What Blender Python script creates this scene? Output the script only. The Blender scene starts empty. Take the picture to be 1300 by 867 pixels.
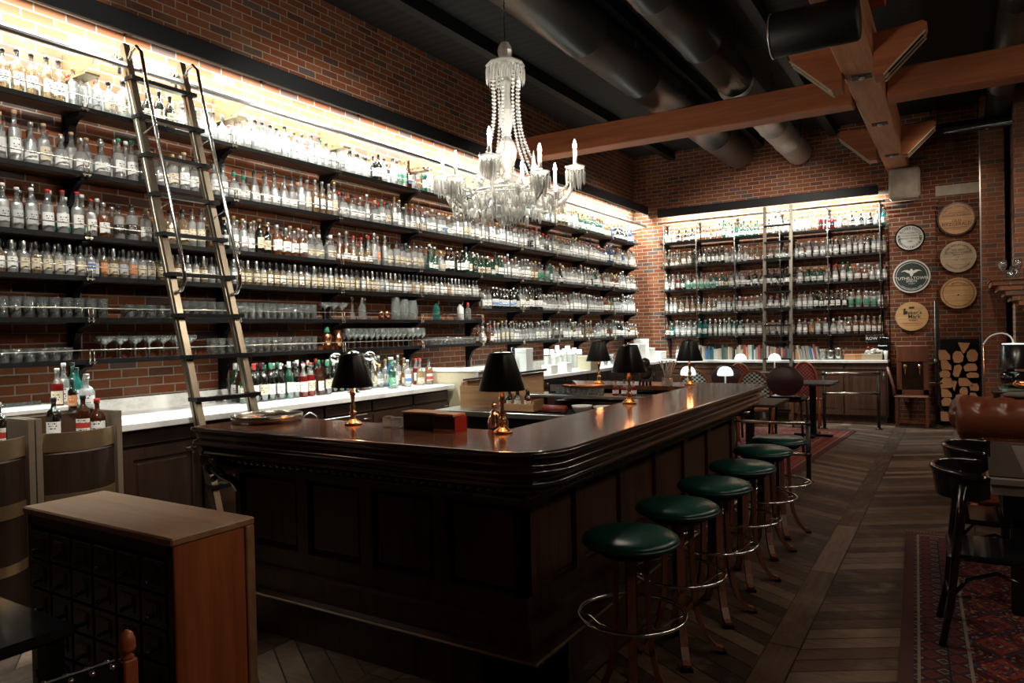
import bpy, math, random
from mathutils import Vector, Matrix
from math import sin, cos, pi, radians as RD, sqrt
SC = bpy.context.scene
COL = SC.collection
rnd = random.Random(7)

# ---------------------------------------------------------------- materials
class NT:
    def __init__(s, name):
        s.mat = bpy.data.materials.new(name); s.mat.use_nodes = True
        s.t = s.mat.node_tree; s.t.nodes.clear()
        s.out = s.t.nodes.new('ShaderNodeOutputMaterial')
    def n(s, typ, **kw):
        nd = s.t.nodes.new(typ)
        for k, v in kw.items(): setattr(nd, k, v)
        return nd
    def set(s, sock, v):
        if isinstance(v, bpy.types.NodeSocket): s.t.links.new(v, sock)
        elif v is not None:
            if isinstance(v, (tuple, list)) and len(v) == 3 and sock.type == 'RGBA': v = (*v, 1)
            sock.default_value = v
    def m(s, op, a, b=None, c=None):
        nd = s.n('ShaderNodeMath', operation=op); s.set(nd.inputs[0], a)
        if b is not None: s.set(nd.inputs[1], b)
        if c is not None: s.set(nd.inputs[2], c)
        return nd.outputs[0]
    def pos(s):
        g = s.n('ShaderNodeNewGeometry'); x = s.n('ShaderNodeSeparateXYZ'); s.t.links.new(g.outputs['Position'], x.inputs[0])
        return x.outputs
    def obj(s):
        g = s.n('ShaderNodeTexCoord'); return g.outputs['Object']
    def sep(s, v):
        x = s.n('ShaderNodeSeparateXYZ'); s.set(x.inputs[0], v); return x.outputs
    def comb(s, x=0.0, y=0.0, z=0.0):
        c = s.n('ShaderNodeCombineXYZ'); s.set(c.inputs[0], x); s.set(c.inputs[1], y); s.set(c.inputs[2], z); return c.outputs[0]
    def mapv(s, v, scale=(1,1,1), rot=(0,0,0)):
        p = s.n('ShaderNodeMapping'); s.set(p.inputs[0], v); p.inputs['Scale'].default_value = scale; p.inputs['Rotation'].default_value = rot
        return p.outputs[0]
    def noise(s, v, scale=5.0, detail=3.0, rough=.6):
        p = s.n('ShaderNodeTexNoise'); s.set(p.inputs['Vector'], v); p.inputs['Scale'].default_value = scale
        p.inputs['Detail'].default_value = detail; p.inputs['Roughness'].default_value = rough; return p.outputs[0]
    def white(s, v):
        p = s.n('ShaderNodeTexWhiteNoise', noise_dimensions='3D'); s.set(p.inputs['Vector'], v); return p.outputs[0]
    def mix(s, f, a, b):
        p = s.n('ShaderNodeMix', data_type='RGBA'); s.set(p.inputs[0], f); s.set(p.inputs[6], a); s.set(p.inputs[7], b); return p.outputs[2]
    def ramp(s, f, stops, interp='LINEAR'):
        p = s.n('ShaderNodeValToRGB'); s.set(p.inputs[0], f); cr = p.color_ramp; cr.interpolation = interp
        while len(cr.elements) < len(stops): cr.elements.new(.5)
        for e, (q, c) in zip(cr.elements, stops): e.position = q; e.color = (*c, 1)
        return p.outputs[0]
    def bump(s, h, st=.3, dist=.01):
        p = s.n('ShaderNodeBump'); p.inputs['Strength'].default_value = st; p.inputs['Distance'].default_value = dist
        s.set(p.inputs['Height'], h); return p.outputs[0]
    def bsdf(s, color=None, rough=.5, metal=0.0, normal=None, spec=None, coat=0.0, coatr=.1, emis=None, es=0):
        p = s.n('ShaderNodeBsdfPrincipled'); s.set(p.inputs['Base Color'], color); s.set(p.inputs['Roughness'], rough)
        s.set(p.inputs['Metallic'], metal); s.set(p.inputs['Normal'], normal) if normal is not None else None
        if spec is not None: s.set(p.inputs['Specular IOR Level'], spec)
        p.inputs['Coat Weight'].default_value = coat; p.inputs['Coat Roughness'].default_value = coatr
        if emis: s.set(p.inputs['Emission Color'], emis); p.inputs['Emission Strength'].default_value = es
        return p.outputs[0]
    def done(s, sh): s.t.links.new(sh, s.out.inputs[0]); return s.mat

def plain(name, color, rough=.5, metal=0.0, spec=None, coat=0.0, var=.12, scale=30.0, bump=0.0):
    N = NT(name); o = N.obj(); nz = N.noise(o, scale, 3)
    f = N.m('MULTIPLY', nz, 1.0)
    dark = tuple(c*(1-var) for c in color); lite = tuple(min(1, c*(1+var)) for c in color)
    c = N.mix(f, dark, lite)
    nm = N.bump(nz, bump, .003) if bump else None
    return N.done(N.bsdf(c, rough, metal, nm, spec, coat))

def wood(name, c1, c2, rough=.35, scale=6.0, axis=2, coat=0.0, spec=.5, bump=.15, world=False):
    N = NT(name)
    v = N.obj() if not world else N.comb(*N.pos())
    sc = [scale*4]*3; sc[axis] = scale*.35
    a = N.noise(N.mapv(v, tuple(sc)), 1.0, 5, .65)
    sc2 = [scale*18]*3; sc2[axis] = scale*.8
    b = N.noise(N.mapv(v, tuple(sc2)), 1.0, 2, .5)
    f = N.m('ADD', N.m('MULTIPLY', a, .75), N.m('MULTIPLY', b, .25))
    c = N.ramp(f, [(.32, c1), (.68, c2)])
    r = N.m('ADD', N.m('MULTIPLY', a, .2), rough-.1)
    return N.done(N.bsdf(c, r, 0.0, N.bump(f, bump, .004), spec, coat))

def brick(name, hx, tint=1.0, dark=False, aged=False):
    """hx: world axis that runs along the courses (0 or 1)"""
    N = NT(name); p = N.pos(); u, v = p[hx], p[2]
    L, Hh, mo = .213, .0695, .0052
    row = N.m('FLOOR', N.m('DIVIDE', v, Hh))
    off = N.m('MULTIPLY', N.m('MODULO', N.m('ADD', row, 100.0), 2.0), L*.5)
    jit = N.m('MULTIPLY', N.white(N.comb(row, 3.3, 1.0)), .03)
    uu = N.m('DIVIDE', N.m('ADD', N.m('ADD', u, off), jit), L)
    col = N.m('FLOOR', uu)
    nz = N.noise(N.comb(u, v, 0.0), 40.0, 3)
    wob = N.m('MULTIPLY', N.m('SUBTRACT', nz, .5), .006)
    fu = N.m('MULTIPLY', N.m('ABSOLUTE', N.m('SUBTRACT', N.m('FRACT', uu), .5)), L)
    fv = N.m('MULTIPLY', N.m('ABSOLUTE', N.m('SUBTRACT', N.m('FRACT', N.m('DIVIDE', v, Hh)), .5)), Hh)
    du = N.m('SUBTRACT', L*.5, fu); dv = N.m('SUBTRACT', Hh*.5, fv)
    d = N.m('ADD', N.m('MINIMUM', du, dv), wob)
    mort = N.m('SUBTRACT', 1.0, N.m('MULTIPLY', N.m('SUBTRACT', d, mo-.0015), 400.0)); 
    cl = N.n('ShaderNodeClamp'); N.set(cl.inputs[0], mort); mort = cl.outputs[0]
    idn = N.white(N.comb(col, row, 7.0))
    if dark:
        st = [(0,(.10,.028,.016)),(.3,(.17,.045,.022)),(.6,(.23,.06,.028)),(.8,(.12,.04,.03)),(1,(.06,.035,.03))]
    elif aged:
        st = [(0,(.25,.09,.045)),(.3,(.34,.14,.075)),(.6,(.28,.10,.05)),(.85,(.22,.12,.08)),(1,(.14,.10,.09))]
    else:
        st = [(0,(.145,.038,.014)),(.25,(.22,.066,.022)),(.5,(.17,.044,.015)),(.72,(.24,.092,.036)),(.84,(.085,.032,.02)),(.93,(.085,.075,.07)),(1,(.16,.054,.022))]
    bc = N.ramp(idn, st)
    big = N.noise(N.comb(u, v, 0.0), 1.3, 4)
    spk = N.noise(N.comb(u, v, 2.0), 90.0, 3, .7)
    bc = N.mix(N.m('MULTIPLY', spk, .55), bc, (.07,.018,.010))
    bc = N.mix(N.ramp(big, [(.55,(0,0,0)),(.75,(.28,.28,.28))]), bc, (.20,.15,.11) if not dark else (.1,.06,.05))
    mc = (.27,.225,.18) if not dark else (.22,.18,.15)
    c = N.mix(mort, bc, mc)
    h = N.m('ADD', N.m('MULTIPLY', N.m('SUBTRACT', 1.0, mort), 1.0), N.m('MULTIPLY', nz, .35))
    return N.done(N.bsdf(c, .8, 0.0, N.bump(h, .6, .008), .25))

def thin_glass(name, tint=(.93,.96,.95), body=(.8,.84,.82), dens=.22, rough=.06, spec=.35, edge=.45, glint=0.0, gs=40.0):
    N = NT(name)
    lw = N.n('ShaderNodeLayerWeight'); lw.inputs[0].default_value = .35
    tr = N.n('ShaderNodeBsdfTransparent'); N.set(tr.inputs[0], N.mix(N.m('POWER', lw.outputs['Facing'], 2.5), tint, tuple(c*edge for c in tint)))
    df = N.n('ShaderNodeBsdfDiffuse'); N.set(df.inputs[0], body)
    tl = N.n('ShaderNodeBsdfTranslucent'); N.set(tl.inputs[0], body)
    m0 = N.n('ShaderNodeMixShader'); m0.inputs[0].default_value = .5; N.t.links.new(df.outputs[0], m0.inputs[1]); N.t.links.new(tl.outputs[0], m0.inputs[2])
    dn = N.m('ADD', dens, 0.0)
    m1 = N.n('ShaderNodeMixShader'); N.set(m1.inputs[0], dn); N.t.links.new(tr.outputs[0], m1.inputs[1]); N.t.links.new(m0.outputs[0], m1.inputs[2])
    gl = N.n('ShaderNodeBsdfGlossy'); gl.inputs['Roughness'].default_value = rough; N.set(gl.inputs[0], (.95,.97,.96))
    if glint: N.set(gl.inputs['Normal'], N.bump(N.noise(N.mapv(N.obj(), (1,1,.35)), gs, 1), glint, .02))
    fr = N.m('ADD', N.m('MULTIPLY', lw.outputs['Fresnel'], spec), .03 if not glint else .14)
    m2 = N.n('ShaderNodeMixShader'); N.set(m2.inputs[0], fr); N.t.links.new(m1.outputs[0], m2.inputs[1]); N.t.links.new(gl.outputs[0], m2.inputs[2])
    return N.done(m2.outputs[0])

def emit(name, color, st):
    N = NT(name); e = N.n('ShaderNodeEmission'); N.set(e.inputs[0], color); e.inputs[1].default_value = st
    return N.done(e.outputs[0])

def label_mat(name, base, ink, band=None):
    N = NT(name); o = N.sep(N.obj()); z = o[2]
    ln = N.m('FRACT', N.m('MULTIPLY', z, 62.0))
    rowid = N.m('FLOOR', N.m('MULTIPLY', z, 62.0))
    ang = N.m('ARCTAN2', o[1], o[0])
    ch = N.white(N.comb(N.m('FLOOR', N.m('MULTIPLY', ang, 16.0)), rowid, 1.0))
    mk = N.m('MULTIPLY', N.m('GREATER_THAN', ln, .45), N.m('GREATER_THAN', ch, .42))
    mk = N.m('MULTIPLY', mk, N.m('LESS_THAN', N.m('ABSOLUTE', ang), .62))
    mk = N.m('MULTIPLY', mk, N.m('GREATER_THAN', N.white(N.comb(rowid, 5.0, 5.0)), .35))
    c = N.mix(mk, base, ink)
    if band:
        bz = N.m('LESS_THAN', N.m('ABSOLUTE', N.m('SUBTRACT', z, .075)), .018)
        c = N.mix(bz, c, band)
    return N.done(N.bsdf(c, .6, spec=.2))

M = {}
M['brick_y'] = brick('brick_left', 1)
M['brick_x'] = brick('brick_back', 0)
M['brick_xd'] = brick('brick_chimney', 0, aged=True)
M['brick_yd'] = brick('brick_chimney_side', 1, aged=True)
M['bar_wood'] = wood('bar_wood', (.018,.008,.005), (.075,.030,.016), .34, 4, 2, spec=.45)
M['bar_edge'] = wood('bar_edge', (.008,.005,.004), (.03,.014,.009), .14, 4, 1, spec=.9, bump=.02, coat=.8)
def bartop():
    N = NT('bar_top'); v = N.comb(*N.pos())
    a = N.noise(N.mapv(v, (26, 1.6, 1)), 1.0, 5); b = N.noise(v, 2.2, 4); s = N.noise(v, 9, 4, .7)
    c = N.ramp(a, [(.3,(.045,.016,.008)),(.7,(.15,.052,.024))])
    c = N.mix(N.ramp(b, [(.45,(0,0,0)),(.75,(.4,.4,.4))]), c, (.06,.045,.035))
    r = N.m('ADD', .07, N.m('MULTIPLY', s, .14))
    return N.done(N.bsdf(c, r, 0.0, None, .5))
M['bar_top'] = bartop()
M['dark_wood'] = wood('dark_wood', (.014,.007,.005), (.042,.019,.011), .42, 4, 2)
M['cab_wood'] = wood('cabinet_wood', (.035,.017,.010), (.10,.050,.028), .42, 4, 2)
M['shelf_wood'] = wood('shelf_wood', (.05,.022,.012), (.12,.052,.028), .5, 4, 1)
M['beam'] = wood('beam_wood', (.19,.050,.016), (.40,.125,.042), .6, 2.2, 0, world=True, bump=.35)
M['beam_y'] = wood('beam_wood_long', (.27,.095,.036), (.54,.235,.10), .6, 2.2, 1, world=True, bump=.35)
M['red_wood'] = wood('red_wood', (.20,.045,.016), (.40,.11,.038), .42, 3, 2, bump=.2)
M['cat_side'] = wood('worn_red_veneer', (.10,.022,.008), (.42,.125,.04), .42, 1.7, 2, bump=.25)
M['old_seat'] = wood('old_seat_wood', (.07,.022,.010), (.20,.065,.028), .4, 3, 2)
M['ladder_metal'] = plain('ladder_metal', (.25,.205,.15), .38, 1.0, var=.25, scale=6)
M['tan_wood'] = wood('worn_tan_wood', (.15,.075,.036), (.34,.19,.10), .5, 1.6, 0, bump=.3)
M['box_wood'] = wood('pale_wood', (.26,.13,.06), (.48,.28,.14), .5, 5, 0)
M['ladder_oak'] = wood('ladder_oak', (.22,.14,.08), (.42,.29,.18), .45, 5, 2)
M['stool_wood'] = wood('stool_wood', (.09,.030,.016), (.26,.095,.05), .35, 6, 2, coat=.2)
M['black'] = plain('black_metal', (.0035,.0035,.004), .55, .0, .2)
M['blackgloss'] = plain('black_lacquer', (.007,.007,.008), .14, 0, .6, .3)
M['iron'] = plain('dark_iron', (.05,.045,.04), .4, .8)
M['chrome'] = plain('chrome', (.75,.75,.73), .12, 1.0, var=.05)
M['steel'] = plain('brushed_steel', (.48,.48,.47), .3, 1.0, var=.1)
M['nickel'] = plain('aged_nickel', (.50,.45,.38), .26, 1.0, var=.15)
M['oldnickel'] = plain('old_nickel', (.16,.14,.11), .42, .8, var=.2)
M['brass'] = plain('brass', (.80,.55,.30), .22, 1.0, var=.12)
M['frame_metal'] = plain('beige_frame_metal', (.20,.155,.11), .38, .2, var=.15)
M['brass_dull'] = plain('dull_brass_band', (.62,.46,.28), .30, .9, var=.25, scale=8)
M['copper'] = plain('copper', (.75,.33,.18), .25, 1.0)
M['green_leather'] = plain('green_leather', (.006,.055,.042), .28, 0, .5, var=.25, scale=60, bump=.1)
M['brown_leather'] = plain('brown_leather', (.15,.042,.017), .28, 0, .5, .1, var=.35, scale=14, bump=.1)
M['shade'] = plain('black_lamp_shade', (.006,.006,.006), .28, 0, .5)
M['shade_in'] = plain('gold_shade_lining', (.75,.5,.25), .4, .3)
M['white'] = plain('white_ceramic', (.66,.67,.65), .35, 0, .5, var=.04)
M['paper'] = plain('white_paper', (.62,.62,.59), .8, 0, .2, var=.08)
M['cream'] = plain('cream_paint', (.42,.36,.25), .5, 0, .4, var=.12)
M['red'] = plain('red_plastic', (.16,.014,.012), .45)
M['cardboard'] = plain('cardboard', (.46,.27,.13), .8)
M['stone'] = plain('limestone', (.42,.38,.32), .85, 0, .2, var=.4, scale=7, bump=.5)
M['duct'] = plain('painted_duct', (.028,.028,.028), .34, .5, var=.3, scale=5)
M['duct_bright'] = plain('galvanised_duct', (.30,.30,.285), .42, .7, var=.35, scale=9)
M['candle'] = plain('candle_sleeve', (.8,.8,.78), .4)
M['bulb'] = emit('bulb_flame', (1.0,.88,.72), 42.0)
M['strip'] = emit('strip_tube', (.95,1.0,.93), 9.0)
M['warm_bulb'] = emit('warm_bulb', (1.0,.55,.25), 6.0)
M['milk'] = NT('milk_glass').mat
def marble():
    N = NT('marble'); v = N.comb(*N.pos()); a = N.noise(v, 3.5, 6, .65); b = N.noise(N.mapv(v, (1,1,3)), 12, 4)
    c = N.ramp(N.m('ADD', N.m('MULTIPLY', a, .8), N.m('MULTIPLY', b, .2)), [(.35,(.55,.55,.54)),(.5,(.80,.81,.79)),(.7,(.86,.87,.85))])
    return N.done(N.bsdf(c, .22, spec=.5))
M['marble'] = marble()
def milk():
    N = NT('milk_glass_lit'); return N.done(N.bsdf((.85,.9,.85), .3, emis=(.85,1,.9), es=.9))
M['milk'] = milk()
def floor():
    N = NT('chevron_floor'); p = N.pos(); x, y = N.m('ADD', p[0], .835), p[1]
    cw, pw = .78, .135
    t = N.m('DIVIDE', x, cw); colid = N.m('FLOOR', t); fx = N.m('FRACT', t)
    bord = N.m('LESS_THAN', fx, .2)                           # border board in each bay
    par = N.m('SUBTRACT', N.m('MULTIPLY', N.m('MODULO', N.m('ADD', colid, 200.0), 2.0), 2.0), 1.0)
    sl = N.m('ADD', y, N.m('MULTIPLY', N.m('MULTIPLY', fx, par), cw*.62))
    r = N.m('DIVIDE', sl, pw); rid = N.m('FLOOR', r); fr = N.m('FRACT', r)
    r2 = N.m('DIVIDE', y, 1.25); rid2 = N.m('FLOOR', r2); fr2 = N.m('FRACT', r2)
    idv = N.mix(bord, N.comb(colid, rid, 0.0), N.comb(colid, rid2, 9.0))
    w = N.white(idv)
    g1 = N.noise(N.mapv(N.comb(x, y, colid), (5, 34, 1), (0, 0, .0)), 1.0, 5, .7)
    g2 = N.noise(N.mapv(N.comb(x, y, 0.0), (34, 3, 1)), 1.0, 5, .7)
    g = N.m('ADD', N.m('MULTIPLY', g1, N.m('SUBTRACT', 1.0, bord)), N.m('MULTIPLY', g2, bord))
    c = N.ramp(w, [(0,(.030,.014,.008)),(.35,(.075,.038,.022)),(.7,(.14,.078,.046)),(1,(.24,.15,.10))])
    c = N.mix(N.m('MULTIPLY', g, .75), c, (.016,.010,.007))
    wear = N.noise(N.comb(x, y, 4.0), 3.0, 5, .7)
    c = N.mix(N.ramp(wear, [(.52,(0,0,0)),(.72,(.55,.55,.55))]), c, (.22,.15,.105))
    e = N.m('MINIMUM', N.m('MULTIPLY', fr, pw), N.m('MULTIPLY', N.m('SUBTRACT', 1.0, fr), pw))
    e2 = N.m('MINIMUM', N.m('MULTIPLY', fr2, 1.25), N.m('MULTIPLY', N.m('SUBTRACT', 1.0, fr2), 1.25))
    ee = N.m('ADD', N.m('MULTIPLY', e, N.m('SUBTRACT', 1.0, bord)), N.m('MULTIPLY', e2, bord))
    eb = N.m('MULTIPLY', N.m('ABSOLUTE', N.m('SUBTRACT', fx, .2)), cw); ec = N.m('MULTIPLY', fx, cw)
    em = N.m('MINIMUM', ee, N.m('MINIMUM', eb, ec))
    seam = N.m('LESS_THAN', em, .0045)
    c = N.mix(seam, c, (.004,.003,.002))
    h = N.m('ADD', N.m('MULTIPLY', N.m('SUBTRACT', 1.0, seam), 1.0), N.m('MULTIPLY', g, .6))
    return N.done(N.bsdf(c, N.m('ADD', .36, N.m('MULTIPLY', g, .34)), 0.0, N.bump(h, .6, .005), .28))
M['floor'] = floor()
def ceil():
    N = NT('corrugated_deck'); p = N.pos(); f = N.m('FRACT', N.m('MULTIPLY', p[1], 7.0))
    h = N.m('GREATER_THAN', f, .5)
    return N.done(N.bsdf(N.mix(h, (.008,.008,.008), (.015,.014,.014)), .75, 0.0, N.bump(h, .8, .03), .2))
M['ceiling'] = ceil()
def rug(name, hw, hl, ground, border, seed):
    N = NT(name); o = N.sep(N.obj()); x, y = o[0], o[1]
    ex = N.m('SUBTRACT', hw, N.m('ABSOLUTE', x)); ey = N.m('SUBTRACT', hl, N.m('ABSOLUTE', y)); e = N.m('MINIMUM', ex, ey)
    def motif(sc, s2):
        vx = N.m('ABSOLUTE', N.m('SUBTRACT', N.m('FRACT', N.m('MULTIPLY', x, sc)), .5)); vy = N.m('ABSOLUTE', N.m('SUBTRACT', N.m('FRACT', N.m('MULTIPLY', y, s2)), .5))
        d = N.m('ADD', vx, vy); k = N.m('FLOOR', N.m('MULTIPLY', d, 14.0))
        return N.white(N.comb(k, seed, 2.0)), k
    w, k = motif(4.3, 3.4)
    pal = [(0,ground),(.3,(.05,.012,.012)),(.45,(.26,.035,.025)),(.62,(.33,.24,.17)),(.72,(.03,.045,.07)),(.86,(.22,.06,.03)),(1,ground)]
    fc = N.ramp(w, pal, 'CONSTANT')
    q = N.white(N.comb(N.m('FLOOR', N.m('MULTIPLY', x, 55.0)), N.m('FLOOR', N.m('MULTIPLY', y, 55.0)), k))
    fc = N.mix(N.m('GREATER_THAN', q, .66), fc, N.ramp(q, [(0,ground),(.72,(.30,.20,.15)),(.8,(.03,.04,.06)),(.9,(.25,.03,.02)),(1,(.36,.30,.24))], 'CONSTANT'))
    wb, kb = motif(9.0, 9.0)
    bc = N.ramp(wb, [(0,border),(.35,(.30,.22,.17)),(.5,(.20,.03,.02)),(.7,border),(.85,(.05,.06,.08)),(1,border)], 'CONSTANT')
    inb = N.m('LESS_THAN', e, .30)
    c = N.mix(inb, fc, bc)
    for a_, b_, cc in ((.285,.30,(.30,.24,.19)),(.075,.088,(.28,.22,.17)),(.0,.06,(.10,.045,.04)),(.20,.21,(.02,.02,.03))):
        c = N.mix(N.m('MULTIPLY', N.m('GREATER_THAN', e, a_), N.m('LESS_THAN', e, b_)), c, cc)
    nz = N.noise(N.obj(), 140, 2); c = N.mix(N.m('MULTIPLY', nz, .5), c, (.02,.01,.01))
    return N.done(N.bsdf(c, .95, 0.0, N.bump(nz, .5, .004), .1))
M['glass'] = thin_glass('clear_glass')
M['tumbler'] = thin_glass('tumbler_glass', (.95,.97,.96), (.8,.86,.84), .13, .09, .8, .30, .9, 60.0)
M['crystal'] = thin_glass('crystal', (.95,.96,.95), (.95,.96,.93), .45, .05, .9, .35)
M['g_clear'] = thin_glass('bottle_clear', dens=.20, body=(.86,.9,.88), rough=.10, spec=.8, edge=.3, glint=.8)  # pale diffuse body stands in for strip light refracted in the glass
M['g_green'] = thin_glass('bottle_green', (.25,.55,.42), (.04,.22,.14), .34, .10, .8, .4, .8)
M['g_teal'] = thin_glass('bottle_teal', (.35,.75,.72), (.08,.42,.38), .30)
M['g_dark'] = thin_glass('bottle_dark', (.06,.07,.05), (.012,.014,.010), .8, .10, .9, .5, .6)
M['g_brown'] = thin_glass('bottle_brown', (.35,.14,.05), (.12,.04,.015), .55)
M['g_blue'] = thin_glass('bottle_blue', (.55,.72,.95), (.22,.36,.62), .25)
M['l_clear'] = thin_glass('spirit_clear', (.92,.95,.94), (.93,.95,.94), .46, .10, .8, .3, .8)  # whitened body in place of the light the spirit would refract
M['l_amber'] = thin_glass('spirit_amber', (.80,.42,.18), (.50,.19,.07), .32, .10, .8, .35, .8)
M['l_gold'] = thin_glass('spirit_gold', (.92,.78,.55), (.75,.55,.32), .32, .10, .8, .35, .8)
M['l_red'] = thin_glass('spirit_red', (.60,.08,.06), (.38,.03,.025), .5)
M['l_green'] = M['g_green']; M['l_teal'] = M['g_teal']; M['l_dark'] = M['g_dark']; M['l_brown'] = M['g_brown']; M['l_blue'] = M['g_blue']
M['b_white'] = label_mat('label_white', (.92,.92,.89), (.10,.10,.10))
M['b_cream'] = label_mat('label_cream', (.72,.64,.48), (.13,.07,.04))
M['b_grey'] = label_mat('label_grey', (.52,.54,.55), (.08,.08,.09))
M['b_black'] = label_mat('label_black', (.02,.02,.02), (.65,.6,.5))
M['b_orange'] = label_mat('label_orange', (.70,.26,.10), (.75,.7,.6))
M['b_blue'] = label_mat('label_blue', (.75,.78,.8), (.08,.15,.4), (.10,.22,.5))
M['b_red'] = label_mat('label_red_band', (.78,.76,.7), (.15,.05,.04), (.5,.05,.04))
M['b_green'] = label_mat('label_green', (.08,.28,.17), (.7,.7,.6))
M['c_black'] = plain('cap_black', (.02,.02,.02), .35); M['c_silver'] = plain('cap_silver', (.7,.7,.68), .3, .9)
M['c_red'] = plain('cap_red', (.45,.03,.02), .4); M['c_gold'] = plain('cap_gold', (.7,.5,.2), .3, .9)
M['c_cork'] = plain('cap_cork', (.5,.33,.18), .7); M['c_white'] = plain('cap_white', (.75,.75,.72), .5); M['c_green'] = plain('cap_green', (.03,.22,.12), .4)

# ---------------------------------------------------------------- mesh helpers
class MB:
    def __init__(s): s.v = []; s.f = []; s.m = []; s.sm = []
    def add(s, vs, fs, mi=0, smooth=False, T=None):
        b = len(s.v)
        s.v += [tuple(T @ Vector(q)) for q in vs] if T is not None else [tuple(q) for q in vs]
        for f in fs: s.f.append([b+i for i in f]); s.m.append(mi); s.sm.append(smooth)
        return s
    def box(s, x0, x1, y0, y1, z0, z1, mi=0, T=None, bev=0.0):
        if bev:
            b = min(bev, abs(x1-x0)*.45, abs(y1-y0)*.45, abs(z1-z0)*.45)
            vs = []; 
            for z, ins in ((z0, b), (z0+b, 0), (z1-b, 0), (z1, b)):
                for (x, y) in ((x0+ins+b*(ins == 0), y0+ins), (x1-ins-b*(ins == 0), y0+ins), (x1-ins, y0+ins+b*(ins == 0)), (x1-ins, y1-ins-b*(ins == 0)),
                               (x1-ins-b*(ins == 0), y1-ins), (x0+ins+b*(ins == 0), y1-ins), (x0+ins, y1-ins-b*(ins == 0)), (x0+ins, y0+ins+b*(ins == 0))):
                    vs.append((x, y, z))
            fs = [list(range(7, -1, -1)), list(range(24, 32))]
            for r in range(3):
                for i in range(8): j = (i+1) % 8; fs.append([r*8+i, r*8+j, r*8+8+j, r*8+8+i])
            return s.add(vs, fs, mi, False, T)
        vs = [(x0,y0,z0),(x1,y0,z0),(x1,y1,z0),(x0,y1,z0),(x0,y0,z1),(x1,y0,z1),(x1,y1,z1),(x0,y1,z1)]
        return s.add(vs, [(3,2,1,0),(4,5,6,7),(0,1,5,4),(1,2,6,5),(2,3,7,6),(3,0,4,7)], mi, False, T)
    def lathe(s, prof, seg=20, mi=0, c=(0,0,0), T=None, smooth=True, mis=None, sx=1.0, sy=1.0, cap=True):
        vs = []; fs = []; mm = []
        for r, z in prof:
            for i in range(seg):
                a = 2*pi*i/seg; vs.append((c[0]+r*sx*cos(a), c[1]+r*sy*sin(a), c[2]+z))
        for k in range(len(prof)-1):
            for i in range(seg):
                j = (i+1) % seg; fs.append([k*seg+i, k*seg+j, (k+1)*seg+j, (k+1)*seg+i]); mm.append(mis[k] if mis else mi)
        if cap:
            if prof[0][0] > 1e-5: fs.append(list(range(seg-1, -1, -1))); mm.append(mis[0] if mis else mi)
            if prof[-1][0] > 1e-5: fs.append([(len(prof)-1)*seg+i for i in range(seg)]); mm.append(mis[-1] if mis else mi)
        b = len(s.v); s.v += [tuple(T @ Vector(q)) for q in vs] if T is not None else vs
        for f, q in zip(fs, mm): s.f.append([b+i for i in f]); s.m.append(q); s.sm.append(smooth)
        return s
    def tube(s, pts, r, seg=8, mi=0, closed=False, smooth=True, T=None, r2=None, flat=None):
        P = [Vector(p) for p in pts]; n = len(P); vs = []; fs = []
        up = Vector((0,0,1)); prev = None
        for i, p in enumerate(P):
            if closed: d = P[(i+1) % n]-P[i-1]
            else: d = (P[min(i+1, n-1)]-P[max(i-1, 0)])
            d.normalize()
            if prev is None:
                a = up if abs(d.z) < .95 else Vector((1,0,0)); u = d.cross(a).normalized()
            else:
                u = (prev - d*prev.dot(d)); u = u.normalized() if u.length > 1e-6 else d.cross(up).normalized()
            prev = u; w = d.cross(u)
            rr = r if r2 is None else r+(r2-r)*i/(n-1)
            for k in range(seg):
                a = 2*pi*k/seg + (pi/4 if seg == 4 else 0)
                if flat: q = p + u*(cos(a)*flat[0]) + w*(sin(a)*flat[1])
                else: q = p + u*(cos(a)*rr) + w*(sin(a)*rr)
                vs.append(q)
        R = n if closed else n-1
        for i in range(R):
            i2 = (i+1) % n
            for k in range(seg): k2 = (k+1) % seg; fs.append([i*seg+k, i*seg+k2, i2*seg+k2, i2*seg+k])
        if not closed: fs.append(list(range(seg-1, -1, -1))); fs.append([(n-1)*seg+k for k in range(seg)])
        return s.add(vs, fs, mi, smooth and seg > 4, T)
    def prism(s, poly, a0, a1, axis='z', mi=0, T=None):
        """extrude a 2-D polygon; axis = extrusion axis; poly coords are the other two axes in order"""
        n = len(poly)
        def P(q, a): return {'z': (q[0], q[1], a), 'y': (q[0], a, q[1]), 'x': (a, q[0], q[1])}[axis]
        vs = [P(q, a0) for q in poly]+[P(q, a1) for q in poly]
        fs = [list(range(n-1, -1, -1)), list(range(n, 2*n))]+[[i, (i+1) % n, n+(i+1) % n, n+i] for i in range(n)]
        return s.add(vs, fs, mi, False, T)
    def sphere(s, c, r, seg=12, rings=8, mi=0, sc=(1,1,1), T=None):
        prof = [(r*sin(pi*k/rings), -r*cos(pi*k/rings)) for k in range(rings+1)]
        vs = []; fs = []
        for q, z in prof:
            for i in range(seg): a = 2*pi*i/seg; vs.append((c[0]+q*cos(a)*sc[0], c[1]+q*sin(a)*sc[1], c[2]+z*sc[2]))
        for k in range(rings):
            for i in range(seg): j = (i+1) % seg; fs.append([k*seg+i, k*seg+j, (k+1)*seg+j, (k+1)*seg+i])
        return s.add(vs, fs, mi, True, T)
    def mesh(s, name, mats):
        me = bpy.data.meshes.new(name); me.from_pydata(s.v, [], s.f)
        for m_ in (mats if isinstance(mats, (list, tuple)) else [mats]): me.materials.append(M[m_] if isinstance(m_, str) else m_)
        me.polygons.foreach_set('material_index', s.m); me.polygons.foreach_set('use_smooth', s.sm); me.update()
        return me
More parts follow.
